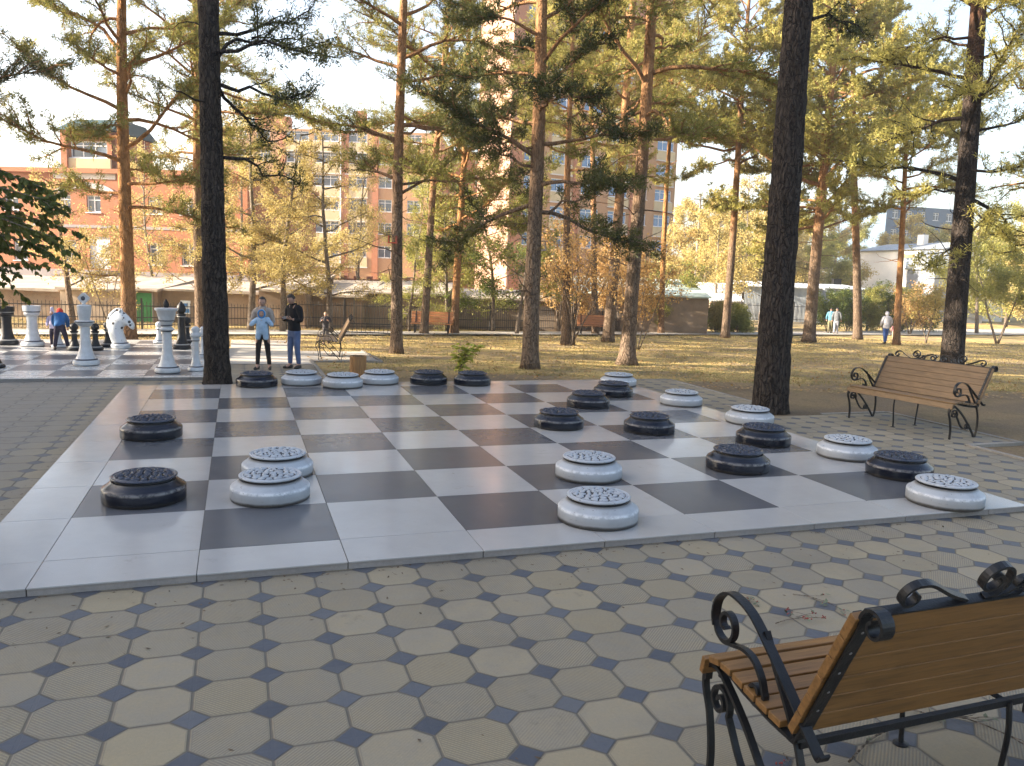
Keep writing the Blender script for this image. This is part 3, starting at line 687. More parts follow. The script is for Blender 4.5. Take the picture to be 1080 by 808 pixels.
        for sy2 in (-1,1):
            e=MB(); e.lathe([(.035,0),(.028,.05),(.004,.11)],8,(.04*k,.05*sy2*k,.91*k)); e.build('ear',main,t,smooth=True)
            e=MB(); e.ball((.15*k,.095*sy2*k,.78*k),.022*k,10,7); e.build('eye',MT['cband'],t)
            e=MB(); e.ball((.335*k,.055*sy2*k,.63*k),.014*k,8,6); e.build('nostril',MT['cband'],t)
        mn=MB(); Pm=catmull([(-.27,0,.36),(-.30,0,.54),(-.275,0,.72),(-.20,0,.86),(-.08,0,.97),(.03,0,1.0)],6)*k; mn.tube(Pm,[.02+.022*math.sin(x*math.pi) for x in np.linspace(0,1,len(Pm))],8)
        mn.build('mane',MT['spots'] if c=='w' else main,t,smooth=True)
        mt=MT['spots'] if c=='w' else main
        base.build('base',main,t,autosmooth=35); body.build('body',mt,t,smooth=True); return t
    base.build('base',main,t,autosmooth=35); body.build('body',main,t,autosmooth=45)
    return t
tt_=NT('spotted_white_paint'); vv=tt_.vor(7.5,None,'F1'); nn=tt_.noise(22,4,.7)
MT['spots']=tt_.fin(tt_.mix(tt_.step(tt_.M('ADD',vv,tt_.M('MULTIPLY',nn,.25)),.38,.42),(.03,.03,.035),tt_.mix(tt_.step(nn,.60,.66),(.66,.68,.70),(.12,.11,.11))),.45,0,.5)
chess('rook','b','black rook at the left picture edge, left of the white rook',8,363.5,H=.98)
chess('rook','w','white rook standing left of the child in the blue jacket',35,365,H=1.03)
chess('pawn','w','white pawn half hidden behind the bending child',62,366.5,H=.64)
chess('pawn','b','black pawn between the bending child and the white king',79,369.5,H=.68)
chess('king','w','tall white king with a diamond-shaped top',91,385,H=1.555,rz=-YAW)
chess('pawn','b','black pawn just right of the white king',101,369.5,H=.68)
chess('pawn','b','black pawn partly hidden behind the white knight',114,366,H=.66)
chess('knight','w','white horse-head knight with black spots facing right',127,367.5,H=1.02,rz=-YAW)
chess('queen','w','tall white queen with a black bud-shaped top, before the pine',177,393,H=1.46)
chess('bishop','b','black bishop with a pointed head, right behind the white queen',192,368,H=1.24)
chess('pawn','b','black pawn seen between the black bishop and the near pine',197.5,362,H=.74)
chess('pawn','w','white pawn hidden behind the stem of the white queen',168,362,H=.60)
chess('bishop','w','white bishop standing left of the near pine, on the board edge',207,391,H=.93)
chess('bishop','w','white bishop half hidden behind the near pine trunk',214.5,377,H=.74)
chess('bishop','w','white bishop slightly behind and left of the one at the near pine',203.5,379,H=.40)
chess('pawn','b','black pawn cut off by the left picture edge on the chess board',-4,388,H=.62)
# ================================================================== PEOPLE
MT['skin']=plain('skin',(.42,.25,.18),.55,.1,20)
def cloth(name,c,rough=.85): return plain(name,c,rough,.22,9,0,.2,.35,26)
def skin_geo(verts, edges, radii, sub=2):
    me=bpy.data.meshes.new('tmp'); me.from_pydata([tuple(map(float,v)) for v in verts],edges,[]); o=bpy.data.objects.new('tmp',me); COL.objects.link(o)
    sk=o.modifiers.new('s','SKIN'); sk.use_smooth_shade=True
    lay=me.skin_vertices[0] if me.skin_vertices else None
    if lay is None:
        bpy.context.view_layer.objects.active=o; bpy.ops.object.select_all(action='DESELECT'); o.select_set(True); 
        import bmesh
        bm=bmesh.new(); bm.from_mesh(me); bm.verts.layers.skin.verify(); bm.to_mesh(me); bm.free(); lay=me.skin_vertices[0]
    for i,r in enumerate(radii):
        lay.data[i].radius=(r,r) if not hasattr(r,'__len__') else r
        lay.data[i].use_root=(i==0)
    ss=o.modifiers.new('u','SUBSURF'); ss.levels=sub; ss.render_levels=sub
    bpy.context.view_layer.update(); dg=bpy.context.evaluated_depsgraph_get(); ev=o.evaluated_get(dg); m2=ev.to_mesh()
    V=np.array([v.co[:] for v in m2.vertices]); F=[list(p.vertices) for p in m2.polygons]; ev.to_mesh_clear()
    bpy.data.objects.remove(o); bpy.data.meshes.remove(me); return V,F
def person(label, loc, rz, h, top, legs, hair, pose, shoes=(.03,.025,.02), coat=0.0, cap=None, skirt=0, face=True, detail=2, bulk=1.0, hood=None, group=None):
    t=thing('person',label,'person',loc,rz,group)
    P={}
    lean=np.array(pose.get('lean',(0,0,0)),float)*h       # shift of the shoulders
    hipd=np.array(pose.get('hip',(0,0,0)),float)*h
    hip=np.array([0,0,.52*h])+hipd; waist=hip+np.array([0,0,.085*h])+lean*.3; chest=hip+np.array([0,0,.20*h])+lean*.72; 
    neck0=hip+np.array([0,0,.305*h])+lean; neck1=neck0+np.array(pose.get('neckdir',(0,-.012,.04)))*h; head=neck1+np.array(pose.get('headdir',(0,-.012,.062)))*h
    sw=.108*h*(.95 if bulk<1 else 1)
    sh={s:neck0+np.array([s*sw,0,-.022*h]) for s in (-1,1)}
    hp={s:hip+np.array([s*.048*h,0,-.015*h]) for s in (-1,1)}
    ft=pose.get('feet',{-1:(-.055,0),1:(.055,0)}); an={s:np.array([ft[s][0]*h,ft[s][1]*h,.045*h]) for s in (-1,1)}
    kn={s:(hp[s]+an[s])/2+np.array(pose.get('knee',{}).get(s,(0,-.012,.0)))*h for s in (-1,1)}
    el={s:sh[s]+np.array(pose['elbow'][s])*h for s in (-1,1)}; wr={s:el[s]+np.array(pose['wrist'][s])*h for s in (-1,1)}
    b=bulk
    V=[hip,waist,chest,neck0,neck1]; R=[(.085*h,.062*h),(.072*h,.055*h),(.088*h,.060*h),(.050*h,.040*h),.030*h]; E=[(0,1),(1,2),(2,3),(3,4)]
    for s in (-1,1):
        i=len(V); V+=[sh[s],el[s],wr[s]]; R+=[.036*h,.025*h,.017*h]; E+=[(3,i),(i,i+1),(i+1,i+2)]
        i=len(V); toe=an[s]+np.array([0,-.075*h,-.022*h]); V+=[hp[s],kn[s],an[s],toe]; R+=[.056*h,.035*h,.024*h,.018*h]; E+=[(0,i),(i,i+1),(i+1,i+2),(i+2,i+3)]
    sv,sf=skin_geo(V,E,R,detail); mb=MB(); mb.add(sv,sf)
    # head
    up=head-neck1; up/=np.linalg.norm(up); fwd=np.array(pose.get('look',(0,-1,0)),float); fwd-=up*(fwd@up); fwd/=np.linalg.norm(fwd); sd=np.cross(fwd,up)
    Rm=np.stack([sd,-fwd,up],1)                            # columns: x=side, y=back, z=up
    hb=MB(); hb.ball((0,0,0),(.047*h,.056*h,.066*h),22,16); Q=np.concatenate(hb.v)
    for q in Q:
        z=q[2]/(.066*h)
        if z<0: q[0]*=1-.28*z*z; q[1]=q[1]*(1-.18*z*z)-.006*h*z*z
        if q[1]<0 and abs(q[2]+.012*h)<.02*h and abs(q[0])<.012*h: q[1]-=.012*h*(1-abs(q[0])/(.012*h))
        if q[1]<0 and abs(q[2]-.008*h)<.010*h and .008*h<abs(q[0])<.03*h: q[1]+=.005*h
    mb.add(Q@Rm.T+head, hb.f[0])
    for s in (-1,1):
        e=MB(); e.ball((0,0,0),(.006*h,.011*h,.017*h),8,6); mb.add((np.concatenate(e.v)+[s*.049*h,.004*h,-.002*h])@Rm.T+head,e.f[0])
        # hand: palm, four fingers, thumb
        d=wr[s]-el[s]; d/=np.linalg.norm(d); cu=np.array(pose.get('curl',{}).get(s,(0,-.6,-.3)),float); cu-=d*(cu@d); cu/=np.linalg.norm(cu); w=np.cross(d,cu)
        pc=wr[s]+d*.026*h; e=MB(); e.ball((0,0,0),(.020*h,.010*h,.028*h),10,8); M_=np.stack([w,cu,d],1); mb.add(np.concatenate(e.v)@M_.T+pc,e.f[0])
        for k,Lf in enumerate((.034,.040,.037,.028)):
            o=pc+d*.018*h+w*(k-1.5)*.0105*h; mb.tube([o,o+d*Lf*.45*h+cu*.004*h,o+d*Lf*.75*h+cu*.014*h,o+d*Lf*.85*h+cu*.024*h],[.0052*h,.005*h,.0046*h,.0038*h],6)
        o=pc-d*.008*h-w*.018*h; mb.tube([o,o-w*.012*h+d*.014*h+cu*.006*h,o-w*.010*h+d*.028*h+cu*.016*h],[.0062*h,.0056*h,.0044*h],6)
    mb.build('body',MT['skin'],t,smooth=True)
    # face details
    if face:
        f=MB()
        for s in (-1,1): f.ball(head+Rm@np.array([s*.019*h,-.049*h,.007*h]),.0055*h,8,6)
        f.build('eyes',MT['cband'],t,smooth=True)
        f=MB(); f.tube([head+Rm@np.array([x*h,-.0485*h,-.030*h]) for x in (-.012,0,.012)],.003*h,6); f.build('mouth',plain('lips_%d'%len(bpy.data.materials),(.30,.10,.08)),t)
    # upper garment
    low=hip+np.array([0,0,-.02*h-coat*h]); V=[chest,waist,hip*1.0,low,neck0+np.array([0,0,.012*h])]; R=[(.102*h*b,.074*h*b),(.090*h*b,.070*h*b),(.098*h*b,.075*h*b),(.100*h*b,.077*h*b),(.058*h,.050*h)]; E=[(0,1),(1,2),(2,3),(0,4)]
    for s in (-1,1):
        i=len(V); V+=[sh[s],el[s],wr[s]-(wr[s]-el[s])*.10]; R+=[.046*h*b,.036*h*b,.029*h*b]; E+=[(4,i),(i,i+1),(i+1,i+2)]
    sv,sf=skin_geo(V,E,R,detail); m=MB()
    wrk=np.array([mnoise.noise(Vector(p*(9/h)))*.010*h for p in sv]); nrm=sv-sv.mean(0); m.add(sv+ (nrm/np.linalg.norm(nrm,axis=1)[:,None])*wrk[:,None]*1.0,sf); m.tube([neck0+np.array([0,.004*h,-.035*h]),neck0*.15+neck1*.85+np.array([0,0.004*h,.012*h])],[.060*h,.046*h],14); m.build('jacket',top,t,smooth=True)
    V=[hip+np.array([0,0,.05*h]),hip-np.array([0,0,.02*h])]; R=[(.084*h,.064*h),(.092*h,.070*h)]; E=[(0,1)]
    lb=pose.get('legbulk',1.0)
    for s in (-1,1):
        i=len(V); V+=[hp[s]-np.array([0,0,.05*h]),kn[s],an[s]+np.array([0,.004*h,.004*h])]; R+=[.062*h*lb,.044*h*lb,.034*h*lb]; E+=[(1,i),(i,i+1),(i+1,i+2)]
    sv,sf=skin_geo(V,E,R,detail); m=MB(); m.add(sv,sf); m.build('trousers',legs,t,smooth=True)
    sm=plain('shoe_%d'%len(bpy.data.materials),shoes,.5)
    for s in (-1,1):
        m=MB(); fd=np.array(pose.get('footdir',{}).get(s,(s*.25,-1.0))); fd=fd/np.linalg.norm(fd)
        a=an[s]; m.tube([a+np.array([-fd[0]*.035*h,-fd[1]*.035*h,-.022*h]),a+np.array([0,0,-.015*h]),a+np.array([fd[0]*.05*h,fd[1]*.05*h,-.023*h]),a+np.array([fd[0]*.10*h,fd[1]*.10*h,-.029*h])],[.022*h,.030*h,.024*h,.014*h],12)
        m.build('shoe',sm,t,smooth=True)
    if hair is not None:
        hb=MB(); hb.ball((0,0,0),(.052*h,.062*h,.070*h),20,14); Q=np.concatenate(hb.v); keep_low=pose.get('hairlow',-.2)
        for q in Q:
            z=q[2]/(.07*h)
            if q[1]<-.01*h and z<.45: q[1]=-.01*h+(q[1]+.01*h)*.1; q[2]=max(q[2],-.01*h)
            if z<keep_low and q[1]>=-.01*h: q[2]=keep_low*.07*h; q[0]*=.8; q[1]*=.8
        hb=[Q]; m=MB(); b2=MB(); b2.ball((0,0,0),1,20,14); m.add((Q+[0,.004*h,.006*h])@Rm.T+head,b2.f[0]); m.build('hair',hair,t,smooth=True)
    if hood is not None:
        m=MB(); hb=MB(); hb.ball((0,0,0),(.060*h,.066*h,.078*h),20,14); Q=np.concatenate(hb.v)
        for q in Q:
            if q[1]<-.035*h: q[1]=-.035*h
            if q[2]>.05*h: q[2]+=.03*h*pose.get('peak',0)
        m.add((Q+[0,.008*h,.006*h])@Rm.T+head,hb.f[0]); m.build('hood',hood,t,smooth=True)
    return t,dict(head=head,wr=wr,el=el,neck=neck0,hip=hip)
black=cloth('black_jacket_cloth',(.012,.012,.014)); jeans=cloth('blue_denim',(.10,.14,.26)); dark=cloth('dark_leggings_cloth',(.030,.024,.022))
beige=cloth('beige_jacket_cloth',(.36,.31,.27)); hairb=plain('dark_hair',(.02,.014,.010),.6,.3,60); hairl=plain('fair_hair',(.35,.24,.12),.6,.3,60)
g=at(310.5,388.5)
pm,jm=person('man in a black jacket and blue jeans looking down at his phone',g,-YAW-.55,1.70,black,jeans,hairb,
 dict(lean=(0,-.008,0),elbow={-1:(-.035,.01,-.165),1:(.035,.01,-.165)},wrist={-1:(.055,-.125,.03),1:(-.055,-.125,.03)},feet={-1:(-.062,-.02),1:(.062,.02)},look=(0,-1,-.5),headdir=(0,-.03,.056),curl={-1:(.4,0,.6),1:(-.4,0,.6)},legbulk=.92),coat=.0,bulk=1.06)
ph=(jm['wr'][-1]+jm['wr'][1])/2+np.array([0,-.06,.03]); rz=-YAW-.55; R_=np.array([[math.cos(rz),-math.sin(rz),0],[math.sin(rz),math.cos(rz),0],[0,0,1]])
m=MB(); m.box((0,0,0),(.15,.012,.075)); pho=m.build('phone',MT['cband'],None,bevel=.005); pho.location=[float(a) for a in g+R_@ph]; pho.rotation_euler=(-.6,0,rz); tag(pho,'small black phone held in front of his chest by the man in black','phone')
g=at(277.5,389.5)
pw,jw_=person('woman with dark hair and beige jacket carrying a baby, left of the man in black',g,-YAW+.12,1.62,beige,dark,hairb,
 dict(lean=(0,.012,0),elbow={-1:(-.045,-.01,-.155),1:(.045,-.01,-.155)},wrist={-1:(.095,-.125,.045),1:(-.095,-.135,.015)},feet={-1:(-.075,0),1:(.085,.01)},look=(0,-1,-.15),curl={-1:(.2,0,.9),1:(-.2,0,.9)},legbulk=.86),coat=.035,bulk=.98)
# the baby: light blue snow suit, held against the chest
rz=-YAW+.12; R_=np.array([[math.cos(rz),-math.sin(rz),0],[math.sin(rz),math.cos(rz),0],[0,0,1]])
bl=cloth('pale_blue_snowsuit_cloth',(.36,.50,.66)); bl2=cloth('bright_blue_hood_lining',(.05,.22,.50))
bo=g+R_@np.array([.03,-.235,.655])
t=thing('person','baby in a pale blue snowsuit and hood held by the woman in beige','person',bo,rz)
V=[(0,0,.25),(0,0,.36),(0,0,.47),(0,0,.52),(-.10,-.01,.48),(-.19,-.05,.40),(-.25,-.09,.335),(.10,-.01,.48),(.19,-.05,.40),(.25,-.09,.335),(-.07,-.01,.20),(-.085,-.03,.10),(-.09,-.03,.02),(.07,-.01,.20),(.085,-.03,.10),(.09,-.03,.02)]
E=[(0,1),(1,2),(2,3),(2,4),(4,5),(5,6),(2,7),(7,8),(8,9),(0,10),(10,11),(11,12),(0,13),(13,14),(14,15)]
R=[.11,.115,.10,.07,.06,.055,.045,.06,.055,.045,.075,.065,.055,.075,.065,.055]
sv,sf=skin_geo(V,E,R,2); m=MB(); m.add(sv,sf); m.ball((0,0,.60),(.085,.09,.10),18,12); m.build('snowsuit',bl,t,smooth=True)
m=MB(); m.ball((0,-.045,.60),(.062,.06,.075),16,12); m.ball((0,-.108,.592),.012,8,6); m.build('body',MT['skin'],t,smooth=True)
m=MB(); a=np.linspace(0,2*math.pi,28); m.tube(np.stack([.070*np.cos(a),np.full(28,-.072),.60+.083*np.sin(a)],1),.016,8,cap=False); m.build('hood_rim',bl2,t,smooth=True)
m=MB(); [m.ball((s*.024,-.098,.615),.008,8,6) for s in (-1,1)]; m.build('eyes',MT['cband'],t)
# child bending over at the chess pieces
blue=cloth('blue_child_jacket_cloth',(.035,.12,.30)); red=cloth('red_hood_cloth',(.55,.045,.03)); navy=cloth('dark_trouser_cloth',(.035,.03,.05)); purple=cloth('white_purple_cloth',(.5,.45,.6)); 
def z0(px,py): d_=ray(px,py); g_=CAM+d_*((0-CAM[2])/d_[2]); g_[2]=.001; return g_
g=z0(65,369)
person('child in a blue jacket with red hood bending down among the chess pieces',g,-YAW+math.pi+.25,1.28,blue,navy,None,
 dict(hip=(0,.06,-.03),lean=(.04,-.17,-.12),neckdir=(.01,-.045,.015),headdir=(.01,-.055,.025),elbow={-1:(-.02,-.04,-.13),1:(.02,-.04,-.13)},wrist={-1:(.02,-.06,-.11),1:(-.02,-.06,-.11)},feet={-1:(-.12,.0),1:(.11,.02)},look=(0,-.6,-1)),coat=.02,hood=red,bulk=1.08,face=False)
g=z0(57,366)
person('child in a pale pointed hat mostly hidden behind the bending child',g,-YAW+.2,.93,purple,navy,None,
 dict(elbow={-1:(-.04,0,-.15),1:(.04,0,-.15)},wrist={-1:(.02,-.08,-.09),1:(-.02,-.08,-.09)},peak=3),hood=cloth('pale_hat_cloth',(.6,.55,.65)),bulk=1.1)
g=at(343.5,363)
person('small fair-haired child in dark clothes standing before the fence behind the man',g,-YAW+.1,1.08,cloth('dark_check_jacket',(.06,.055,.06)),cloth('grey_trousers',(.10,.09,.09)),hairl,
 dict(elbow={-1:(-.045,-.02,-.12),1:(.045,-.02,-.12)},wrist={-1:(.06,-.10,.06),1:(-.06,-.10,.06)},feet={-1:(-.05,-.05),1:(.06,.05)}),bulk=1.1)
white=cloth('white_padded_jacket',(.72,.70,.74)); 
g=at(933,362.5)
person('person in a white padded jacket and blue jeans walking away across the lawn',g,-YAW+math.pi,1.68,white,cloth('bright_denim',(.07,.13,.36)),hairb,
 dict(elbow={-1:(-.055,.0,-.15),1:(.055,.0,-.15)},wrist={-1:(.02,-.08,-.11),1:(-.02,-.08,-.11)},feet={-1:(-.05,-.07),1:(.05,.09)}),coat=.04,bulk=1.15,hood=white)
g=at(942,359)
person('small child walking half hidden beside the person in the white jacket',g,-YAW+math.pi,1.0,cloth('pink_child_jacket',(.40,.20,.22)),cloth('tan_trousers',(.40,.30,.20)),hairb,
 dict(elbow={-1:(-.055,.0,-.15),1:(.055,.0,-.15)},wrist={-1:(.02,-.06,-.11),1:(-.02,-.06,-.11)},feet={-1:(-.05,-.05),1:(.05,.05)}),bulk=1.1)
g=at(881,352.3)
person('person in a grey jacket and pale trousers on the path by the hedge, in front',g,-YAW+math.pi-.5,1.80,cloth('grey_jacket',(.13,.14,.15)),cloth('pale_trousers',(.30,.31,.36)),hairb,
 dict(elbow={-1:(-.05,.0,-.15),1:(.05,.0,-.15)},wrist={-1:(.0,-.06,-.13),1:(.0,-.06,-.13)},feet={-1:(-.04,-.08),1:(.05,.08)}),bulk=1.1)
g=at(878.6,352.0)+np.array([0,.35,0])
person('person in a light blue jacket half hidden behind the one in grey by the hedge',g,-YAW+math.pi-.5,1.76,cloth('light_blue_jacket',(.10,.24,.32)),cloth('khaki_trousers',(.20,.18,.11)),hairb,
 dict(elbow={-1:(-.05,.0,-.15),1:(.05,.0,-.15)},wrist={-1:(.0,-.06,-.13),1:(.0,-.06,-.13)},feet={-1:(-.04,-.06),1:(.05,.06)}),bulk=1.1)
# ================================================================== FENCE
def fence(pts,label,H,sp=.13,post_every=2.5,pos=None):
    "pts: photo positions of the fence foot"
    G=[at(x,y) for x,y in pts]; t=thing('metal_fence',label,'fence',G[0]); o0=G[0]
    pk=MB(); 
    for a,b_ in zip(G[:-1],G[1:]):
        L=np.linalg.norm(b_-a); n=int(L/sp); d=(b_-a)/L; an=math.atan2(d[1],d[0]); R=[[math.cos(an),-math.sin(an),0],[math.sin(an),math.cos(an),0],[0,0,1]]
        for k in range(n):
            p=a+d*(k+.5)*sp; p=p.copy(); p[2]=tz(uv_of(p)[1]); hh=H-.05+.04*((k%2))
            pk.box(p-o0+[0,0,hh/2+.06],(.018,.018,hh),R)
    pk.build('pickets',MT['fence'],t)
    rl=MB()
    for hz in (.18,H*.45,H-.12):
        for a,b_ in zip(G[:-1],G[1:]):
            n=max(1,int(np.linalg.norm(b_-a)/2.5)); Q=[]
            for k in range(n+1): p=a+(b_-a)*k/n; p=p.copy(); p[2]=tz(uv_of(p)[1])+hz; Q.append(p-o0)
            rl.bar(Q,.035,.03,(0,0,1))
    rl.build('rails',MT['fence'],t)
    ps=None
    for a,b_ in zip(G[:-1],G[1:]):
        L=np.linalg.norm(b_-a); n=max(1,int(L/post_every)); d=(b_-a)/L
        for k in range(n):
            p=a+d*k*L/n; p[2]=tz(uv_of(p)[1])
            if ps is None:
                m=MB(); m.box((0,0,H/2+.1),(.07,.07,H+.2)); ps=m.build('post',MT['fence'],t); ps.location=[float(q) for q in p-o0]
            else:
                c=ps.copy(); COL.objects.link(c); c.parent=t; c.location=[float(q) for q in p-o0]
MT['fence']=plain('fence_metal',(.045,.04,.035),.6)
fence([(-200,346.5),(0,346.8),(150,347.2),(300,347.6)],'dark metal picket fence behind the chess board and the couple',1.05)
fence([(302,347.7),(420,348.4),(560,349.3),(700,349.6)],'dark metal picket fence in the centre, in front of the brown sheds',1.25)
fence([(702,349.6),(780,349.8),(860,350.0)],'taller dark metal picket fence before the yellowish hedge and grey garages',1.9)
# ================================================================== SHEDS
MT['plaster']=concrete('brown_plaster',(.27,.20,.14),.45); MT['plaster2']=concrete('pale_stained_plaster',(.42,.33,.25),.5)
MT['roof_pale']=concrete('pale_felt_roof',(.40,.34,.28),.4); MT['roof_green']=concrete('green_grey_roof',(.42,.50,.46),.2)
MT['greenp']=plain('green_door_paint',(.02,.20,.05),.6); MT['metal_grey']=None
t_=NT('corrugated_metal'); w_=t_.n('ShaderNodeTexWave',wave_type='BANDS',bands_direction='X'); w_.inputs['Scale'].default_value=2.4; t_.l(t_.tc.outputs['Object'],w_.inputs[0]); t_.bump(w_.outputs[1],.9,.03)
MT['metal_grey']=t_.fin(t_.ramp(t_.noise(1.5,5,.7),[(.3,(.24,.27,.30)),(.7,(.40,.43,.45))]),.5,.2,.4)
MT['metal_white']=plain('white_sheet_roof',(.66,.70,.74),.5)
t_=NT('shed_brick'); bk=t_.n('ShaderNodeTexBrick'); bk.inputs['Scale'].default_value=4.0
cmb=t_.n('ShaderNodeCombineXYZ'); sp_=t_.n('ShaderNodeSeparateXYZ'); t_.l(t_.tc.outputs['Object'],sp_.inputs[0]); t_.l(t_.M('ADD',sp_.outputs[0],sp_.outputs[1]),cmb.inputs[0]); t_.l(sp_.outputs[2],cmb.inputs[1]); t_.l(cmb.outputs[0],bk.inputs['Vector'])
bk.inputs['Color1'].default_value=(.30,.19,.12,1); bk.inputs['Color2'].default_value=(.22,.15,.10,1); bk.inputs['Mortar'].default_value=(.30,.26,.22,1)
nn=t_.noise(1.2,5,.7); MT['shed_brick']=t_.fin(t_.mix(t_.step(nn,.42,.6),bk.outputs[0],(.30,.23,.17)),.9,0,.2)
def oriented(px,py,v,z=None): p=PV(px,py,v); return p
def shed(x0,x1,ytop,v,label,wall,roof,depth=6.0,rise=.5,door=None,zl=None,hang=.25,extras=None):
    "x0, x1: photo edges of the front wall; ytop: photo height of the eave"
    a=PV(x0,ytop,v); b_=PV(x1,ytop,v); L=np.linalg.norm((b_-a)[:2]); zt=(a[2]+b_[2])/2; gz=tz(v)-.6
    t=thing('shed',label,'shed',(a[0],a[1],gz),math.atan2(b_[1]-a[1],b_[0]-a[0])); H=zt-gz
    m=MB(); m.bx(0,L,0,.25,0,H); m.bx(0,.25,.25,depth-.25,0,H); m.bx(L-.25,L,.25,depth-.25,0,H); m.bx(0,L,depth-.25,depth,0,H+rise); m.build('wall',wall,t)
    m=MB(); n=max(2,int(L/1.0)); 
    V=[];
    for i in range(n+1):
        x=-.1+(L+.2)*i/n
        for y,z in ((-hang,H-.02),(-hang,H+.08),(depth+.1,H+rise+.10),(depth+.1,H+rise)): V.append((x,y,z+.03*rng.uniform(-1,1)))
    F=[]
    for i in range(n):
        for q in range(4): k=(q+1)%4; F.append([i*4+q,i*4+4+q,i*4+4+k,i*4+k])
    F+=[[0,1,2,3],[n*4+3,n*4+2,n*4+1,n*4]]; m.add(V,F); m.build('roof',roof,t)
    if door:
        dx,dw,dh,mat=door; m=MB(); m.bx(dx,dx+dw,-.04,.0,H-dh-.12,H-.12); m.build('door',mat,t)
        m=MB(); m.bx(dx-.08,dx,-.06,-.003,H-dh-.12,H-.04); m.bx(dx+dw,dx+dw+.08,-.06,-.003,H-dh-.12,H-.04); m.build('door_frame',MT['kerb'],t)
    return t,L,H
shed(-260,-20,300,41,'low brown shed with a pale roof, cut off by the left picture edge',MT['shed_brick'],MT['roof_pale'])
shed(-18,62,305.5,40,'low shed with a patched pale roof behind the rooks',MT['shed_brick'],MT['roof_pale'],rise=.45)
shed(63,142,306,39.5,'pale stained shed behind the white king and knight',MT['plaster2'],MT['roof_pale'],rise=.55)
shed(143,166,306.5,39.5,'narrow shed front with a green door between the pale and brown sheds',MT['plaster'],MT['roof_pale'],rise=.55,door=(.05,.75,1.5,MT['greenp']))
shed(167,272,308,40,'brown plastered shed behind the near left pine',MT['plaster'],MT['roof_pale'],rise=.4)
shed(273,322,307.5,38.5,'brown shed with the brighter overhanging roof behind the woman and baby',MT['shed_brick'],MT['roof_pale'],rise=.75)
shed(324,382,312.5,40,'low brown shed with a sagging roof behind the small child',MT['shed_brick'],MT['roof_pale'],rise=.6,door=(1.1,1.2,1.6,MT['shed_brick']))
shed(384,470,310.5,41.5,'brown shed right of the sagging one behind the side-on bench',MT['shed_brick'],MT['roof_pale'],rise=.5)
shed(472,600,316,44,'long dark brown shed behind the green shrubs in the centre',MT['plaster'],MT['roof_pale'],rise=.3)
shed(602,748,312,47,'long brown shed with pale greenish roof behind the orange shrubs',MT['plaster'],MT['roof_green'],rise=.9)
shed(750,782,318,58,'small shed with a bright white roof right of the orange shrubs',MT['plaster'],MT['metal_white'],rise=1.2,depth=5)
shed(784,868,303,74,'grey corrugated metal garage behind the near right pine',MT['metal_grey'],MT['metal_white'],rise=.35)
shed(870,915,305,76,'grey corrugated metal garage right of the other, above the hedge',MT['metal_grey'],MT['metal_white'],rise=.3)
g=PV(882,300,76.8); b=thing('metal_box','small black box standing on the roof edge of the right grey garage','box',(g[0],g[1],g[2]-.02),-YAW)
m=MB(); m.box((0,0,.25),(.75,.5,.5)); m.box((0,0,.52),(.85,.6,.05)); m.build('casing',MT['iron'],b,bevel=.02)
g=at(197,346.5); sg=thing('sign','small white and blue sign on the fence right of the black bishop','sign',(g[0],g[1],g[2]+.55),-YAW)
m=MB(); m.box((0,-.08,.35),(.42,.02,.55)); m.build('panel',plain('sign_white',(.62,.66,.70),.4),sg); m=MB(); m.box((0,-.093,.20),(.32,.006,.16)); m.box((0,-.093,.45),(.20,.006,.12)); m.build('marks',plain('sign_blue',(.04,.20,.50),.4),sg)
g=at(749,350); sg=thing('sign','small blue and white sign on the fence left of the near right pine','sign',(g[0],g[1],g[2]+.6),-YAW)
m=MB(); m.box((0,-.08,.45),(.40,.02,.9)); m.build('panel',plain('sign_white2',(.62,.66,.70),.4),sg); m=MB(); m.box((0,-.093,.66),(.32,.006,.30)); m.build('marks',plain('sign_blue2',(.04,.20,.50),.4),sg)
# ================================================================== BUILDINGS
def brick(name,c1,c2,mort,scale=1.0,band=None):
    t=NT(name); s=t.n('ShaderNodeSeparateXYZ'); t.l(t.tc.outputs['Object'],s.inputs[0]); c=t.n('ShaderNodeCombineXYZ'); t.l(t.M('ADD',s.outputs[0],s.outputs[1]),c.inputs[0]); t.l(s.outputs[2],c.inputs[1])
    b=t.n('ShaderNodeTexBrick'); b.inputs['Scale'].default_value=4*scale; t.l(c.outputs[0],b.inputs['Vector']); b.inputs['Mortar Size'].default_value=.012
    b.inputs['Color1'].default_value=(*c1,1); b.inputs['Color2'].default_value=(*c2,1); b.inputs['Mortar'].default_value=(*mort,1)
    n=t.noise(.5,4,.6); col=t.mix(t.step(n,.3,.75),b.outputs[0],t.mix(.5,b.outputs[0],c2)); return t.fin(col,.85,0,.2)
MT['brick_red']=brick('red_brick',(.33,.125,.065),(.39,.16,.085),(.32,.21,.15))
MT['brick_yellow']=brick('yellow_brick',(.50,.33,.17),(.55,.38,.20),(.5,.42,.3))
MT['brick_orange']=brick('orange_brick',(.36,.19,.10),(.41,.24,.13),(.36,.28,.20))
MT['stone_grey']=concrete('grey_render',(.30,.27,.28),.15); MT['cream']=concrete('cream_render',(.52,.42,.26),.15); MT['lightstone']=concrete('light_render',(.55,.52,.50),.12)
MT['white_wall']=concrete('white_wall_render',(.80,.78,.74),.06)
MT['frame']=plain('white_window_frame',(.75,.76,.78),.4,.05)
t_=NT('window_glass'); MT['glass']=t_.fin(t_.ramp(t_.noise(.35,2,.5,t_.tc.outputs['Object']),[(.35,(.03,.05,.08)),(.65,(.16,.20,.26))]),.08,0,.8)
t_=NT('blue_window_glass'); MT['glass_blue']=t_.fin((.06,.16,.34),.08,0,.8)
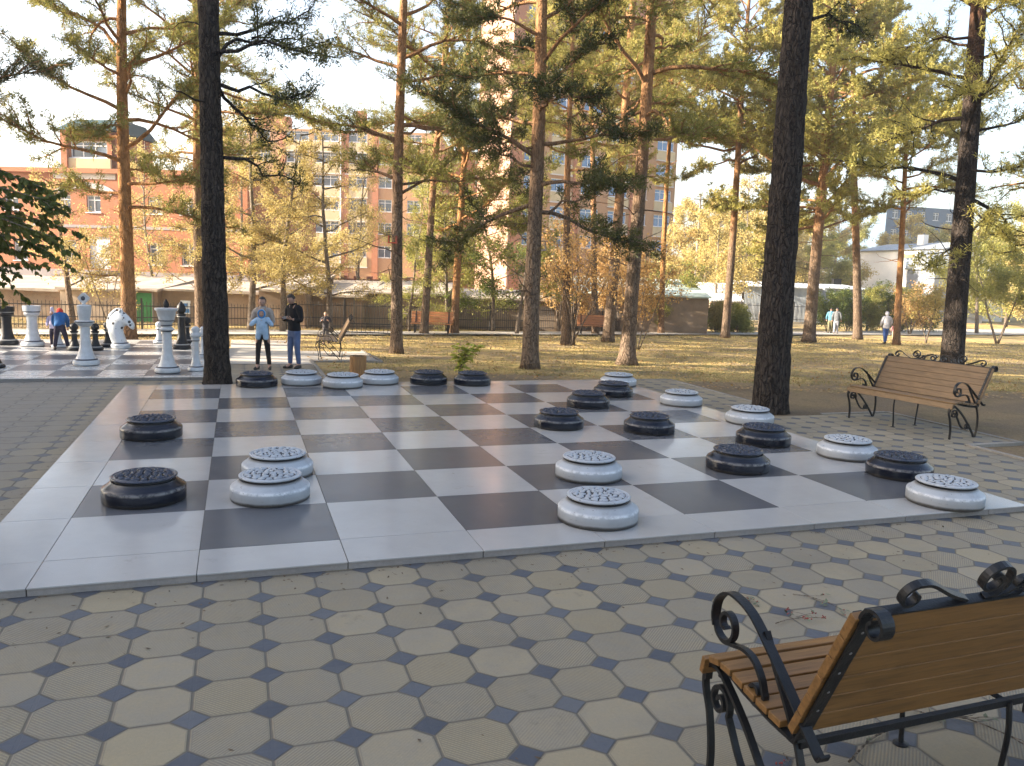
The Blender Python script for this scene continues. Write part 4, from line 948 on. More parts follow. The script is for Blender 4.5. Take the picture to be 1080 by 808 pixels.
def wall_holes(mb,W_,H_,holes,T=.3,mat=0):
    "front wall in the XZ plane (y=0 outside) with real openings"
    xs=sorted(set([0,W_]+[h for a in holes for h in (a[0],a[1])])); zs=sorted(set([0,H_]+[h for a in holes for h in (a[2],a[3])]))
    for i in range(len(xs)-1):
        for j in range(len(zs)-1):
            cx=(xs[i]+xs[i+1])/2; cz=(zs[j]+zs[j+1])/2
            if any(a[0]<cx<a[1] and a[2]<cz<a[3] for a in holes): continue
            mb.add([(xs[i],0,zs[j]),(xs[i+1],0,zs[j]),(xs[i+1],0,zs[j+1]),(xs[i],0,zs[j+1])],[[0,1,2,3]],mat)
    for x0,x1,z0_,z1 in holes:
        mb.add([(x0,0,z0_),(x1,0,z0_),(x1,0,z1),(x0,0,z1),(x0,T,z0_),(x1,T,z0_),(x1,T,z1),(x0,T,z1)],[[0,4,5,1],[1,5,6,2],[2,6,7,3],[3,7,4,0]],mat)
_winc={}
def window(parent,x0,x1,z0_,z1,nx=2,glass='glass',y=.14,curt=None):
    key=(round(x1-x0,2),round(z1-z0_,2),nx,glass)
    if key not in _winc:
        w,h=x1-x0,z1-z0_; m=MB(); f=.07; m.bx(0,w,-.03,.04,0,f); m.bx(0,w,-.03,.04,h-f,h); m.bx(0,f,-.03,.04,f,h-f); m.bx(w-f,w,-.03,.04,f,h-f)
        for k in range(1,nx): m.bx(w*k/nx-f*.45,w*k/nx+f*.45,-.03,.04,f,h-f)
        if h>1.0: 
            for k in range(nx): m.bx(w*k/nx+(f if k==0 else f*.45),w*(k+1)/nx-(f if k==nx-1 else f*.45),-.028,.035,h*.70,h*.70+.05)
        m.bx(-.06,w+.06,-.22,-.03,-.05,-.005)
        o=m.build('window',MT['frame'],parent); p=MB(); p.bx(f*.5,w-f*.5,.0,.012,f*.5,h-f*.5); q=p.build('pane',MT[glass],o); _winc[key]=(o.data,q.data)
    else:
        md,pd=_winc[key]; o=bpy.data.objects.new('window',md); COL.objects.link(o); o.parent=parent; q=bpy.data.objects.new('pane',pd); COL.objects.link(q); q.parent=o
    o.location=(x0,y,z0_); return o
def building(label,px_left,v_left,px_right,v_right,ybase=None,name='brick_building',gz=None):
    a=PV(px_left,300,v_left); b_=PV(px_right,300,v_right); gz=tz(60)-.3 if gz is None else gz
    t=thing(name,label,'building',(a[0],a[1],gz),math.atan2(b_[1]-a[1],b_[0]-a[0])); return t,float(np.linalg.norm((b_-a)[:2])),gz
def zat(y,x,v,gz): return PV(x,y,v)[2]-gz
# --- red brick building at the left
t,L,gz=building('long red brick building with white windows behind the sheds at the left',-330,54,262,50)
sc=L/592.0                                   # metres per photo px along the front
def X_(px): return (px+330)*sc
zr=zat(181,40,51,gz); z1a,z1b=zat(222,40,51,gz),zat(204,40,51,gz); z2a,z2b=zat(275,40,51,gz),zat(252,40,51,gz); zst=zat(283,40,51,gz)
holes=[]
for cx in (-290,-255,-200,-165,-110,-75,-30,-5,28,81,111,-52): holes.append((X_(cx-7),X_(cx+7),z1a,z1b))
for cx in (-290,-255,-200,-165,-110,-75,-30,-5,35,85,172,204,233): holes.append((X_(cx-7),X_(cx+7),z2a,z2b))
holes.append((X_(105),X_(126),zat(284,115,51,gz),zat(250,115,51,gz)))
for cx in (172,204,233): holes.append((X_(cx-7),X_(cx+7),z1a,z1b))
m=MB(); wall_holes(m,L,zr,[h for h in holes]); m.add([(0,0,0),(0,12,0),(0,12,zr),(0,0,zr)],[[0,3,2,1]]); m.add([(L,0,0),(L,12,0),(L,12,zr),(L,0,zr)],[[0,1,2,3]]); m.add([(0,12,0),(L,12,0),(L,12,zr),(0,12,zr)],[[0,3,2,1]])
m.add([(0,.5,0),(L,.5,0),(L,.5,zr),(0,.5,zr)],[[0,1,2,3]]); m.build('wall',MT['brick_red'],t)
for h in holes[:-4]+holes[-3:]: window(t,h[0],h[1],h[2],h[3],2)
h=holes[-4]; m=MB(); m.bx(h[0],h[1],.10,.16,h[2],h[3]); m.build('boarded_panel',concrete('worn_white_board',(.62,.63,.66),.25),t)
m=MB(); m.bx(-.1,L+.1,-.12,-.002,0,zst); m.bx(h[0]-.6,h[1]+.6,-1.2,-.125,h[2]-.25,h[2]-.08); m.build('plinth',MT['stone_grey'],t)
m=MB(); m.bx(-.2,L+.2,-.25,12.2,zr+.001,zr+.28); m.build('cornice',MT['brick_red'],t)
zb=zat(237,40,51,gz); m=MB(); m.bx(0,L,-.035,-.002,zb-.09,zb+.09); m.build('band',MT['stone_grey'],t)
# arch of pale stone above the pair of windows
m=MB(); P=[]; cx=X_(103); 
for k in range(17):
    a=math.pi*(.12+.76*k/16); P.append((cx+math.cos(a)*30*sc,-.05,z1b-.15+math.sin(a)*.75-.0))
m.bar(P,.10,.34,(0,1,0)); m.bx(cx-31*sc,cx+31*sc,-.06,-.002,z1b+.98,z1b+1.32); m.build('arch',MT['lightstone'],t)
# dormer storey above
zd=zat(146,100,51,gz); m=MB(); x0,x1=X_(80),X_(128); hd=(x0+.35,x1-.35,zat(166,100,51,gz),zat(147,100,51,gz)-.0)
mm=MB(); wall_holes(mm,x1-x0,zd+.5-zr-.28,[(.45,x1-x0-.3,zat(166,100,51,gz)-zr-.28,zat(148,100,51,gz)-zr-.28)],.3)
m=MB(); off=0
for Vp,Fp in zip(mm.v,mm.f): 
    f_=[[i-off for i in f] for f in Fp]; m.add(Vp+np.array([x0,.3,zr+.281]),f_); off+=len(Vp)
m.bx(x0,x1,.75,5,zr+.281,zd+.5); m.bx(x0-.02,x0+.38,.02,.298,zr+.281,zd+.5); m.build('upper_storey',MT['brick_red'],t)
window(t,x0+.45,x1-.3,zat(166,100,51,gz),zat(148,100,51,gz),3,y=.42)
m=MB(); m.add([(x0-.3,-.1,zd+.5),(x1+.3,-.1,zd+.5),(x1+.1,1.4,zd+1.35),(x0+.1,1.4,zd+1.35),(x0-.3,5.2,zd+.5),(x1+.3,5.2,zd+.5),(x1+.1,4.0,zd+1.35),(x0+.1,4.0,zd+1.35)],[[0,1,2,3],[1,5,6,2],[5,4,7,6],[4,0,3,7],[3,2,6,7]]); m.build('hip_roof',plain('green_roof_sheet',(.012,.05,.055),.7),t)
m=MB(); m.bx(x0+.35,x1-.02,.14,.298,zat(179,100,51,gz),zat(167,100,51,gz)); m.build('balcony_front',MT['cream'],t)
# --- middle balcony building
def block(label,pl,vl,pr,vr,ytop,bays,rows,wallm,name='brick_building',steps=None,depth=14,glass='glass'):
    """bays: list of (x0,x1 photo px, kind) ; rows: list of (ysill, yhead) photo px measured at mid distance"""
    t,L,gz=building(label,pl,vl,pr,vr,name=name); vm=(vl+vr)/2; xm=(pl+pr)/2
    zt=zat(ytop,xm,vm,gz); s=L/(pr-pl)
    def x_(p): return (p-pl)*s
    holes=[]; balc=[]
    for r0,r1 in rows:
        za,zb_=zat(r0,xm,vm,gz),zat(r1,xm,vm,gz)
        if za<.3: continue
        for b0,b1,k in bays: holes.append((x_(b0),x_(b1),za,zb_,k))
    m=MB(); wall_holes(m,L,zt,[h[:4] for h in holes],.4)
    for q in ([(0,0,0),(0,depth,0),(0,depth,zt),(0,0,zt)],[(L,0,0),(L,0,zt),(L,depth,zt),(L,depth,0)],[(0,depth,0),(0,depth,zt),(L,depth,zt),(L,depth,0)],[(0,0,zt),(L,0,zt),(L,depth,zt),(0,depth,zt)],[(0,.7,0),(L,.7,0),(L,.7,zt),(0,.7,zt)]): m.add(q,[[0,3,2,1]])
    m.build('wall',wallm,t)
    for x0,x1,za,zb_,k in holes:
        n=max(2,int((x1-x0)/.8)); window(t,x0,x1,za,zb_,n,glass)
        if k=='b' and PV(xm,0,vm)[2]>za+gz-1:
            bp=MB(); bp.bx(x0-.12,x1+.12,-.16,-.003,za-1.12,za-.08); q=bp.build('balcony',MT['cream'],t); sl=MB(); sl.bx(x0-.16,x1+.16,-.22,-.003,za-1.26,za-1.125); sl.build('balcony_slab',MT['lightstone'],q)
    return t,L,gz,s,zt
rowsM=[(196.5,184.5),(221.5,208.5),(245.5,233),(270,257.5),(172,160),(149,139)]
t,L,gz,s_,zt=block('five storey apartment house with cream balconies behind the golden trees',232,95,462,95,137,[(246,262,'w'),(272,286,'w'),(303,326,'b'),(331,357,'b'),(365,386,'b'),(398,412,'w'),(428,442,'w')],rowsM,MT['brick_orange'])
for a,b_,h_ in ((270,292,2.4),(292,306,1.3),(374,384,2.2),(384,400,1.1)): m=MB(); m.bx((a-232)*s_,(b_-232)*s_-.01,-.02,1.2,zt+.001,zt+h_); m.build('parapet_gable',MT['brick_red'],t)
for a in (296,361,392): m=MB(); m.bx((a-232)*s_,(a-232)*s_+.7,-.20,-.004,0,zt-.05); m.build('brick_pilaster',MT['brick_red'],t)
m=MB(); m.tube([((359.5-232)*s_,-.28,.5),((359.5-232)*s_,-.28,zt)],.09,8); m.build('drainpipe',plain('zinc_pipe',(.5,.5,.5),.5),t)
# --- low brick parapet building in front (under the balconies)
t,L,gz=building('low red-topped garage block between the sheds and the balcony house',280,62,440,62,name='garage_block'); zz=zat(299,350,62,gz)
m=MB(); m.bx(0,L,0,6,0,zz); m.build('wall',MT['stone_grey'],t); m=MB(); m.bx(-.1,L+.1,-.1,.35,zz+.001,zz+.42)
for k in range(12): m.bx(k*L/12,k*L/12+.4,-.14,.39,zz+.422,zz+.62)
m.build('parapet',MT['brick_red'],t)
# --- tower
t_,Lt,gzt,st,ztt=block('tall brick apartment tower with balconies and blue windows in the centre',535,88,706,100,-75,[(547,558,'w'),(573,592,'b'),(603,622,'w'),(632,652,'b'),(664,674,'w'),(683,702,'b')],[(262-28.2*k+0,249-28.2*k) for k in range(12)],MT['brick_orange'],name='apartment_tower',glass='glass_blue',depth=7)
# brick sections
for a,b_ in ((535.2,544),(594.5,600),(655,661)): m=MB(); m.bx((a-535)*st,(b_-535)*st,-.28,-.004,0,ztt); m.build('brick_pier',MT['brick_red'],t_)
m=MB(); m.bx(-.26,-.004,-.2,7,0,ztt); m.build('side_wall',brick('pale_brick',(.38,.20,.14),(.42,.24,.17),(.40,.30,.24)),t_)
# --- brick block left of the tower
block('red brick block joined to the left side of the tall tower',438,99,540,99,165,[(450,460,'w'),(474,484,'w'),(498,508,'w')],rowsM[:5],MT['brick_red'])
# --- white building on the right
t,L,gz=building('white house glowing in the sun above the hedge at the right',902,101,990,88,name='white_house'); za=zat(264,945,95,gz); hx=L*.66
hl=[(L*.60,L*.69,zat(283,945,95,gz),zat(272,945,95,gz))]
m=MB(); wall_holes(m,L,za,hl); m.add([(0,0,0),(0,9,0),(0,9,za),(0,0,za)],[[0,3,2,1]]); m.add([(L,0,0),(L,9,0),(L,9,za),(L,0,za)],[[0,1,2,3]]); m.add([(0,9,0),(L,9,0),(L,9,za),(0,9,za)],[[0,3,2,1]]); m.add([(0,.6,0),(L,.6,0),(L,.6,za),(0,.6,za)],[[0,1,2,3]]); m.build('wall',MT['white_wall'],t)
window(t,*hl[0],2); m=MB(); m.bx(hl[0][0]-.2,hl[0][1]+.2,-.08,-.003,hl[0][3],hl[0][3]+.4); m.build('lintel',MT['brick_orange'],t)
m=MB(); m.add([(-.4,-.4,za),(L+.4,-.4,za),(L+.4,9.4,za),(-.4,9.4,za),(-.4,4.5,za+1.0),(L+.4,4.5,za+1.0)],[[0,1,5,4],[2,3,4,5],[0,4,3],[1,2,5]]); m.build('roof',MT['metal_grey'],t)
m=MB(); m.bx(L*.45,L*.52,3.2,3.9,za+.5,za+1.9); m.build('chimney',MT['white_wall'],t)
block('distant blue-grey apartment block above the white house',928,130,1016,135,219,[(934,940,'w'),(948,954,'w'),(962,968,'w'),(976,982,'w'),(990,996,'w'),(1003,1009,'w')],[(232,224),(252,244)],concrete('blue_grey_panels',(.10,.15,.22),.15),name='apartment_block',depth=12)
t,L,gz=building('grey gabled outbuilding right of the white house, behind green trees',985,84,1040,84,name='outbuilding'); za=zat(285,1010,84,gz)
m=MB(); m.bx(0,L,0,6,0,za); m.build('wall',concrete('slate_blue_wall',(.20,.22,.26),.1),t); m=MB(); m.add([(-.3,-.3,za),(L+.3,-.3,za),(L+.3,6.3,za),(-.3,6.3,za),(-.3,3,za+2),(L+.3,3,za+2)],[[0,1,5,4],[2,3,4,5],[0,4,3],[1,2,5]]); m.build('roof',MT['metal_grey'],t)
# off to the left, outside the picture: an unseen house added to shade the boards
a=W3(-40,12.0); b_=W3(-40,-40)
t=thing('added_shade_house','unseen plain brick apartment house added left of the square to shade the boards','building',(b_[0],b_[1],GZ-.1),math.atan2(a[1]-b_[1],a[0]-b_[0]))
HB=27.5; hl=[]
for r in range(6):
    for k in range(10): hl.append((2+k*5.2,3.8+k*5.2,1.6+r*3.1,3.1+r*3.1))
m=MB(); wall_holes(m,54,HB,hl,.4); m.add([(0,0,0),(0,12,0),(0,12,HB),(0,0,HB)],[[0,3,2,1]]); m.add([(54,0,0),(54,12,0),(54,12,HB),(54,0,HB)],[[0,1,2,3]]); m.add([(0,12,0),(54,12,0),(54,12,HB),(0,12,HB)],[[0,3,2,1]]); m.add([(0,0,HB),(54,0,HB),(54,12,HB),(0,12,HB)],[[0,1,2,3]]); m.add([(0,.6,0),(54,.6,0),(54,.6,HB),(0,.6,HB)],[[0,1,2,3]])
m.build('wall',MT['brick_yellow'],t)
for h in hl: window(t,*h,2)
# poles
for px,yt,v,lb in ((733,205,70,'thin utility pole in the gap right of the tower, left one'),(740,212,72,'thin utility pole in the gap right of the tower, right one')):
    g=PV(px,300,v); zt=PV(px,yt,v)[2]; t=thing('utility_pole',lb,'pole',(g[0],g[1],-1.4)); m=MB(); m.tube([(0,0,0),(0,0,zt+1.4)],[.13,.09],8); m.build('pole',MT['kerb'],t); m=MB(); m.box((0,0,zt+1.0),(1.3,.08,.08)); m.build('crossarm',MT['kerb'],t)
# ================================================================== TREES
def unit(a): 
    n=np.linalg.norm(a,axis=-1,keepdims=True); return a/np.maximum(n,1e-9)
def tufts(mb, C, D, r, nper=18, ln=.13, wd=.012, spread=.8):
    "needle tufts at centres C pointing roughly along D"
    n=len(C); 
    if n==0: return
    Cn=np.repeat(C,nper,0)+r.normal(0,.045,(n*nper,3)); dr=unit(np.repeat(D,nper,0)*.55+r.normal(0,spread,(n*nper,3))+[0,0,.18])
    L=(ln*r.uniform(.6,1.25,n*nper))[:,None]; w=unit(np.cross(dr,r.normal(0,1,(n*nper,3))))*wd*r.uniform(.7,1.4,n*nper)[:,None]
    mb.quads(Cn,dr*L,w)
def leaves(mb, C, r, size=.05, wd=.5, droop=.3):
    n=len(C)
    if n==0: return
    dr=unit(r.normal(0,1,(n,3))+[0,0,-droop]); L=(size*r.uniform(.6,1.3,n))[:,None]
    w=unit(np.cross(dr,r.normal(0,1,(n,3))))*(size*wd*.5)*r.uniform(.8,1.2,n)[:,None]; mb.quads(C,dr*L,w)
def wander(p0,d,L,n,r,bend=.12,up=0.0):
    P=[np.array(p0,float)]; d=unit(np.array(d,float))
    for k in range(n):
        d=unit(d+r.normal(0,bend,3)+np.array([0,0,up])); P.append(P[-1]+d*L/n)
    return np.array(P)
def trunk_tube(mb, P, R, seg=14, rough=.0, seed=0, dz=.25):
    P=np.asarray(P); d=np.concatenate([[0],np.cumsum(np.linalg.norm(np.diff(P,axis=0),axis=1))]); n=max(8,int(d[-1]/dz)); s=np.linspace(0,d[-1],n)
    Q=np.stack([np.interp(s,d,P[:,k]) for k in range(3)],1); RR=np.interp(s,d,R)
    v0=mb.n; mb.tube(Q,RR,seg)
    if rough:
        V=mb.v[-1]
        for i in range(n):
            for j in range(seg):
                p=V[i*seg+j]; c=Q[i]; a=2*math.pi*j/seg
                h=mnoise.noise(Vector((math.cos(a)*RR[i]*14,math.sin(a)*RR[i]*14,p[2]*3.2+seed)))+.5*mnoise.noise(Vector((math.cos(a)*RR[i]*34,math.sin(a)*RR[i]*34,p[2]*8+seed)))
                V[i*seg+j]=p+(p-c)/RR[i]*rough*h
def pine(label, base, top, dia, H, crown_px=None, seed=1, spread=2.6, nb=26, dens=1.0, bark='bark', leaf='needles', limbs=(), v=None, crown_z=None, dead=8, flare=1.35, seg=14, rough=0, tuft_ln=.14, tuft_wd=.0115, nper=19, topspread=.35, crook=.10, dz=.25):
    r=np.random.RandomState(seed)
    if isinstance(base,tuple) and len(base)==2:
        B=at(*base) if v is None else PV(base[0],base[1],v); 
        if v is not None: B[2]=tz(v)
    else: B=np.array(base,float)
    vv=uv_of(B)[1]; B[2]-=.03
    if top is not None: T=PV(top[0],top[1],vv); d=unit(T-B)
    else: d=unit(np.array([r.normal(0,.03),r.normal(0,.03),1.0]))
    t=thing('pine_tree',label,'pine tree',B)
    n=12; s=np.linspace(0,1,n); axis=lambda f: d*H*f+np.array([crook*math.sin(f*7+seed),crook*math.cos(f*5+seed*2),0])*f*(1-f)*4*.5
    P=np.array([axis(f) for f in s]); R=dia/2*(1-s*.80)**.8
    P=np.vstack([P[0],axis(.012),axis(.035),P[1:]]); R=np.concatenate([[dia/2*flare],[dia/2*(1+(flare-1)*.35)],[dia/2],R[1:]])
    mb=MB(); trunk_tube(mb,P,R,seg,rough,seed,dz); mb.build('trunk',MT[bark],t,smooth=True)
    zc=crown_z if crown_z is not None else PV(540,crown_px,vv)[2]-B[2]
    br=MB(); fo=MB(); C=[];D=[]
    def at_h(z): f=min(.98,z/(d[2]*H)); return axis(f), dia/2*(1-f*.80)**.8
    def twig_tufts(Q,f0=.2,step=.135):
        L=np.linalg.norm(np.diff(Q,axis=0),axis=1).sum(); m=max(2,int(L/step*dens)); 
        for q in np.linspace(f0,1,m):
            i=q*(len(Q)-1); i0=min(int(i),len(Q)-2); p=Q[i0]+(Q[i0+1]-Q[i0])*(i-i0); C.append(p+r.normal(0,.05,3)); D.append(unit(Q[i0+1]-Q[i0]))
    def limb(Q,r0,sub=True,rr=None):
        Rl=np.linspace(r0,.008,len(Q)); br.tube(Q,Rl,5,cap=False)
        L=np.linalg.norm(np.diff(Q,axis=0),axis=1).sum(); ns=max(3,int(L*3.6))
        for k in range(ns):
            q=.32+.68*(k+.5)/ns; i=q*(len(Q)-1); i0=min(int(i),len(Q)-2); p=Q[i0]+(Q[i0+1]-Q[i0])*(i-i0); dd=unit(Q[i0+1]-Q[i0])
            sd=unit(np.cross(dd,[0,0,1])); sg=1 if k%2 else -1
            SB=wander(p,dd*.7+sd*sg*r.uniform(.5,1.1)+[0,0,r.uniform(-.1,.5)],L*r.uniform(.16,.36)*(1.25-q*.5)+.12,4,r,.22,.06); br.tube(SB,np.linspace(r0*.4,.005,5),4,cap=False); twig_tufts(SB)
            if r.rand()<.5:
                S2=wander(SB[2],unit(SB[3]-SB[2])+r.normal(0,.5,3),L*.14+.1,3,r,.2,.08); br.tube(S2,np.linspace(.008,.004,4),3,cap=False); twig_tufts(S2)
        twig_tufts(Q,.6)
    zt=d[2]*H
    for k in range(nb):
        f=((k+r.uniform(-.3,.3)+.5)/nb); z=zc+(zt*.98-zc)*f; p,rt_=at_h(z); az=k*2.399+r.uniform(-.5,.5)
        Lb=spread*(1-f*(1-topspread))*r.uniform(.55,1.15)*(0.65+.7*math.sin(math.pi*min(1,f+.15)))
        el=r.uniform(-.05,.5)+.5*f; Q=wander(p,[math.cos(az)*math.cos(el),math.sin(az)*math.cos(el),math.sin(el)],Lb,7,r,.15,.02-.05*(1-f)); limb(Q,min(.05,rt_*.42)*(.6+.2*Lb))
    for k in range(dead):
        z=zc*r.uniform(.45,1.0); p,rt_=at_h(z); az=r.uniform(0,6.28); Q=wander(p,[math.cos(az),math.sin(az),r.uniform(-.1,.4)],r.uniform(.4,1.6)*spread/2.6,5,r,.2); br.tube(Q,np.linspace(.022,.004,6),4,cap=False)
    for lb in limbs:
        x0,y0,x1,y1,dv=lb[:5]; a=PV(x0,y0,vv)-B; b_=PV(x1,y1,vv+dv)-B; z=a[2]; p,_=at_h(z); m_=(p+b_)/2+np.array([0,0,.10*np.linalg.norm(b_-p)*(lb[5] if len(lb)>5 else 1)])
        Q=catmull([p,m_,b_],4); Q[1:-1]+=r.normal(0,.05,(len(Q)-2,3)); limb(Q,.045)
    if C: tufts(fo,np.array(C),np.array(D),r,nper,tuft_ln,tuft_wd)
    if br.n: br.build('branches',MT[bark],t,smooth=True)
    if fo.n: fo.build('crown',MT[leaf],t)
    return t
def broad(label, base, H, spread, seed, leaf, bark='bark_grey', v=None, nleaf=6000, size=.07, stems=1, dia=.16, cz=.25, dens=1.0, name='broadleaf_tree', cat='tree', lean=(0,0), kind='tree', group=None, upright=.6, wd=.6, top=None, leafy=.35):
    r=np.random.RandomState(seed)
    if len(base)==2:
        B=at(*base) if v is None else PV(base[0],base[1],v)
        if v is not None: B[2]=tz(v)
    else: B=np.array(base,float)
    B[2]-=.03; t=thing(name,label,cat,B,0,group); tr=MB(); br=MB(); fo=MB(); pts=[]
    for s_ in range(stems):
        if stems==1: d=np.array([lean[0],lean[1],1.0]); hh=H
        else:
            a=2*math.pi*s_/stems+r.uniform(-.4,.4); sp_=r.uniform(.12,.5); d=np.array([math.cos(a)*sp_,math.sin(a)*sp_,1.0]); hh=H*r.uniform(.7,1.0)
        Q=wander([r.normal(0,.05*(stems>1)),r.normal(0,.05*(stems>1)),0],d,hh,10,r,.05,.02); dd=dia*(1 if stems==1 else r.uniform(.35,.6)); trunk_tube(tr,Q,dd/2*(1-np.linspace(0,1,11)*.88),8,0,seed,.4)
        nb=max(5,int(16/stems*dens+6))
        for k in range(nb):
            f=cz+(1-cz)*(k+r.uniform(0,1))/nb; i=f*10; i0=min(int(i),9); p=Q[i0]+(Q[i0+1]-Q[i0])*(i-i0); az=k*2.399+r.uniform(-.6,.6); el=upright*r.uniform(.5,1.3)
            L=spread*(1.1-.75*(f-cz)/(1-cz))*r.uniform(.6,1.15)/ (1 if stems==1 else 1.5)
            S=wander(p,[math.cos(az)*math.cos(el),math.sin(az)*math.cos(el),math.sin(el)],L,6,r,.16,.03); br.tube(S,np.linspace(dd*.16,.005,7),4,cap=False)
            for m in range(max(4,int(L*5))):
                q=r.uniform(.25,1)*6; q0=min(int(q),5); pp=S[q0]+(S[q0+1]-S[q0])*(q-q0); S2=wander(pp,unit(S[q0+1]-S[q0])+r.normal(0,.6,3)+[0,0,.1],L*r.uniform(.15,.38)+.08,3,r,.2,.0)
                br.tube(S2,np.linspace(.008,.003,4),3,cap=False); pts.append(S2)
    tot=nleaf; per=max(1,int(tot/max(1,len(pts)))); C=[]
    for S2 in pts:
        if r.rand()<leafy*.35: continue
        q=r.uniform(.1,1,per)*3; q0=np.minimum(q.astype(int),2); C.append(S2[q0]+(S2[np.minimum(q0+1,3)]-S2[q0])*(q-q0)[:,None]+r.normal(0,size*1.1,(per,3)))
    if C: leaves(fo,np.concatenate(C),r,size,wd)
    tr.build('trunk' if stems==1 else 'stems',MT[bark],t,smooth=True); br.build('branches',MT[bark],t,smooth=True); fo.build('crown',MT[leaf],t)
    return t
# ---- the two thick near pines
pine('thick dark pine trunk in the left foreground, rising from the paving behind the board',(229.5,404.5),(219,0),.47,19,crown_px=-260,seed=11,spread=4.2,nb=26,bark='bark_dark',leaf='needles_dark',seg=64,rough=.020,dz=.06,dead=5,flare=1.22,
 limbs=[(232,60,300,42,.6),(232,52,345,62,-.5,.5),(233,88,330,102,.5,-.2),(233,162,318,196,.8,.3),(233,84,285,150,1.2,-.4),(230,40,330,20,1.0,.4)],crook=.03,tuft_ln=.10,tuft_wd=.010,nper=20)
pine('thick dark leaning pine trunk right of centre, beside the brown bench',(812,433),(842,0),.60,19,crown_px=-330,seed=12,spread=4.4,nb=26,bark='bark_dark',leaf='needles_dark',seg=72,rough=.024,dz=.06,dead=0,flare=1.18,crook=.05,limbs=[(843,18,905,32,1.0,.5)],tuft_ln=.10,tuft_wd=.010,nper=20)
# ---- pines on the lawn
pine('straight reddish pine left of the near left pine, behind the white knight',(136,360),(128,0),.44,17,crown_px=235,seed=21,spread=3.3,nb=40,bark='bark_orange',leaf='needles',dens=1.15)
pine('tall slim pine with a red bird box, left of the young sapling',(418,372),(424,0),.36,18,crown_px=215,seed=22,spread=3.0,nb=34,dead=14,leaf='needles',dens=.9,limbs=[(420,155,352,138,-.5,1.2),(420,195,545,190,.3,.2),(422,140,500,150,.3,1)])
pine('slender orange-barked pine behind the leafy sapling',(479,352),(494,60),.38,16,crown_px=250,seed=23,spread=3.6,nb=40,bark='bark_orange',leaf='needles',dens=1.0)
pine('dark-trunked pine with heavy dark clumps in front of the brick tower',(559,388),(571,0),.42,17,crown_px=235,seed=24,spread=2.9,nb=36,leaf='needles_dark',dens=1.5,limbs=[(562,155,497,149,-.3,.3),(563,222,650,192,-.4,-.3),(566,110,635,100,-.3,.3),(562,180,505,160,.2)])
pine('stout sunlit pine with a flared foot, right one of the crossing pair',(661,384),(688,0),.42,19,crown_px=150,seed=25,spread=3.4,nb=36,bark='bark',leaf='needles',dens=1.0,flare=1.7,limbs=[(676,115,607,166,-.3,.5),(681,55,730,45,.2,.2)])
pine('slimmer pine just behind and left of the stout flared one',(641,360),(669,0),.50,21,crown_px=140,seed=26,spread=4.2,nb=36,leaf='needles_gold',dens=.9)
pine('thin pine trunk behind the bare orange shrub',(596,363),(603,60),.34,15,crown_px=200,seed=27,spread=2.8,nb=28,leaf='needles_gold',dens=.8)
pine('thin orange pine right of the crossing pair, against the tower corner',(697,352),(709,60),.34,19,crown_px=130,seed=28,spread=3.8,nb=34,bark='bark_orange',leaf='needles_gold',dens=1.0,v=46)
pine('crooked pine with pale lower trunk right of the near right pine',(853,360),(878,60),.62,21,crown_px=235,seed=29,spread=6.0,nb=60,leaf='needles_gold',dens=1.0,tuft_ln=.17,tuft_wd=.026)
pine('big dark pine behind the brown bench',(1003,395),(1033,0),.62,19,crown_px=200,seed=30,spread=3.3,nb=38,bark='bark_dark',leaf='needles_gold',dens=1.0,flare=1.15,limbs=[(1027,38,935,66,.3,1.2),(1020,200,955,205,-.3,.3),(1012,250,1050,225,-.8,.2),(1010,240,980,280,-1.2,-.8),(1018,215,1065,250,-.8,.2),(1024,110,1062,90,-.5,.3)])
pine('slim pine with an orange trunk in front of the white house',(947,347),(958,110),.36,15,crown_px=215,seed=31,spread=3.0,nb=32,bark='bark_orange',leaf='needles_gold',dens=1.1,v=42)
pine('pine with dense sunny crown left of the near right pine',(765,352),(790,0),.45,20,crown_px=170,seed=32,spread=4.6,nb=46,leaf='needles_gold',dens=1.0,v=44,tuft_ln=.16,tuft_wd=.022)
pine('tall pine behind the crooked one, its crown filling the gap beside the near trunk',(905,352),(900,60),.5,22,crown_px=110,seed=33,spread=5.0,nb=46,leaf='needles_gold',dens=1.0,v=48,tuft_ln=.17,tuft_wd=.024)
pine('pine behind the tall slim pine with the bird box, crown over the brick block',(447,352),(470,30),.36,19,crown_px=165,seed=34,spread=4.4,nb=40,leaf='needles',dens=.9,v=36)
pine('pine whose crown covers the right half of the brick tower',(628,352),(622,40),.36,20,crown_px=150,seed=36,spread=4.4,nb=42,leaf='needles_gold',dens=.9,v=42,tuft_ln=.15,tuft_wd=.02)
pine('pine behind the near left trunk with a crown over the red brick house',(212,352),(205,0),.4,18,crown_px=185,seed=35,spread=3.8,nb=36,leaf='needles',dens=1.0,v=30)
# pines rooted outside the picture whose crowns reach in
pine('pine outside the left edge whose branches hang into the top left corner',W3(-17.3,20.5,tz(20.5)),None,.45,16,crown_z=4.5,seed=37,spread=4.6,nb=34,leaf='needles_dark',dens=1.0)
pine('pine outside the right edge whose branches reach in at mid height',W3(19.2,24,tz(24)),None,.45,16,crown_z=4.0,seed=38,spread=4.6,nb=40,leaf='needles_gold',dens=1.0)
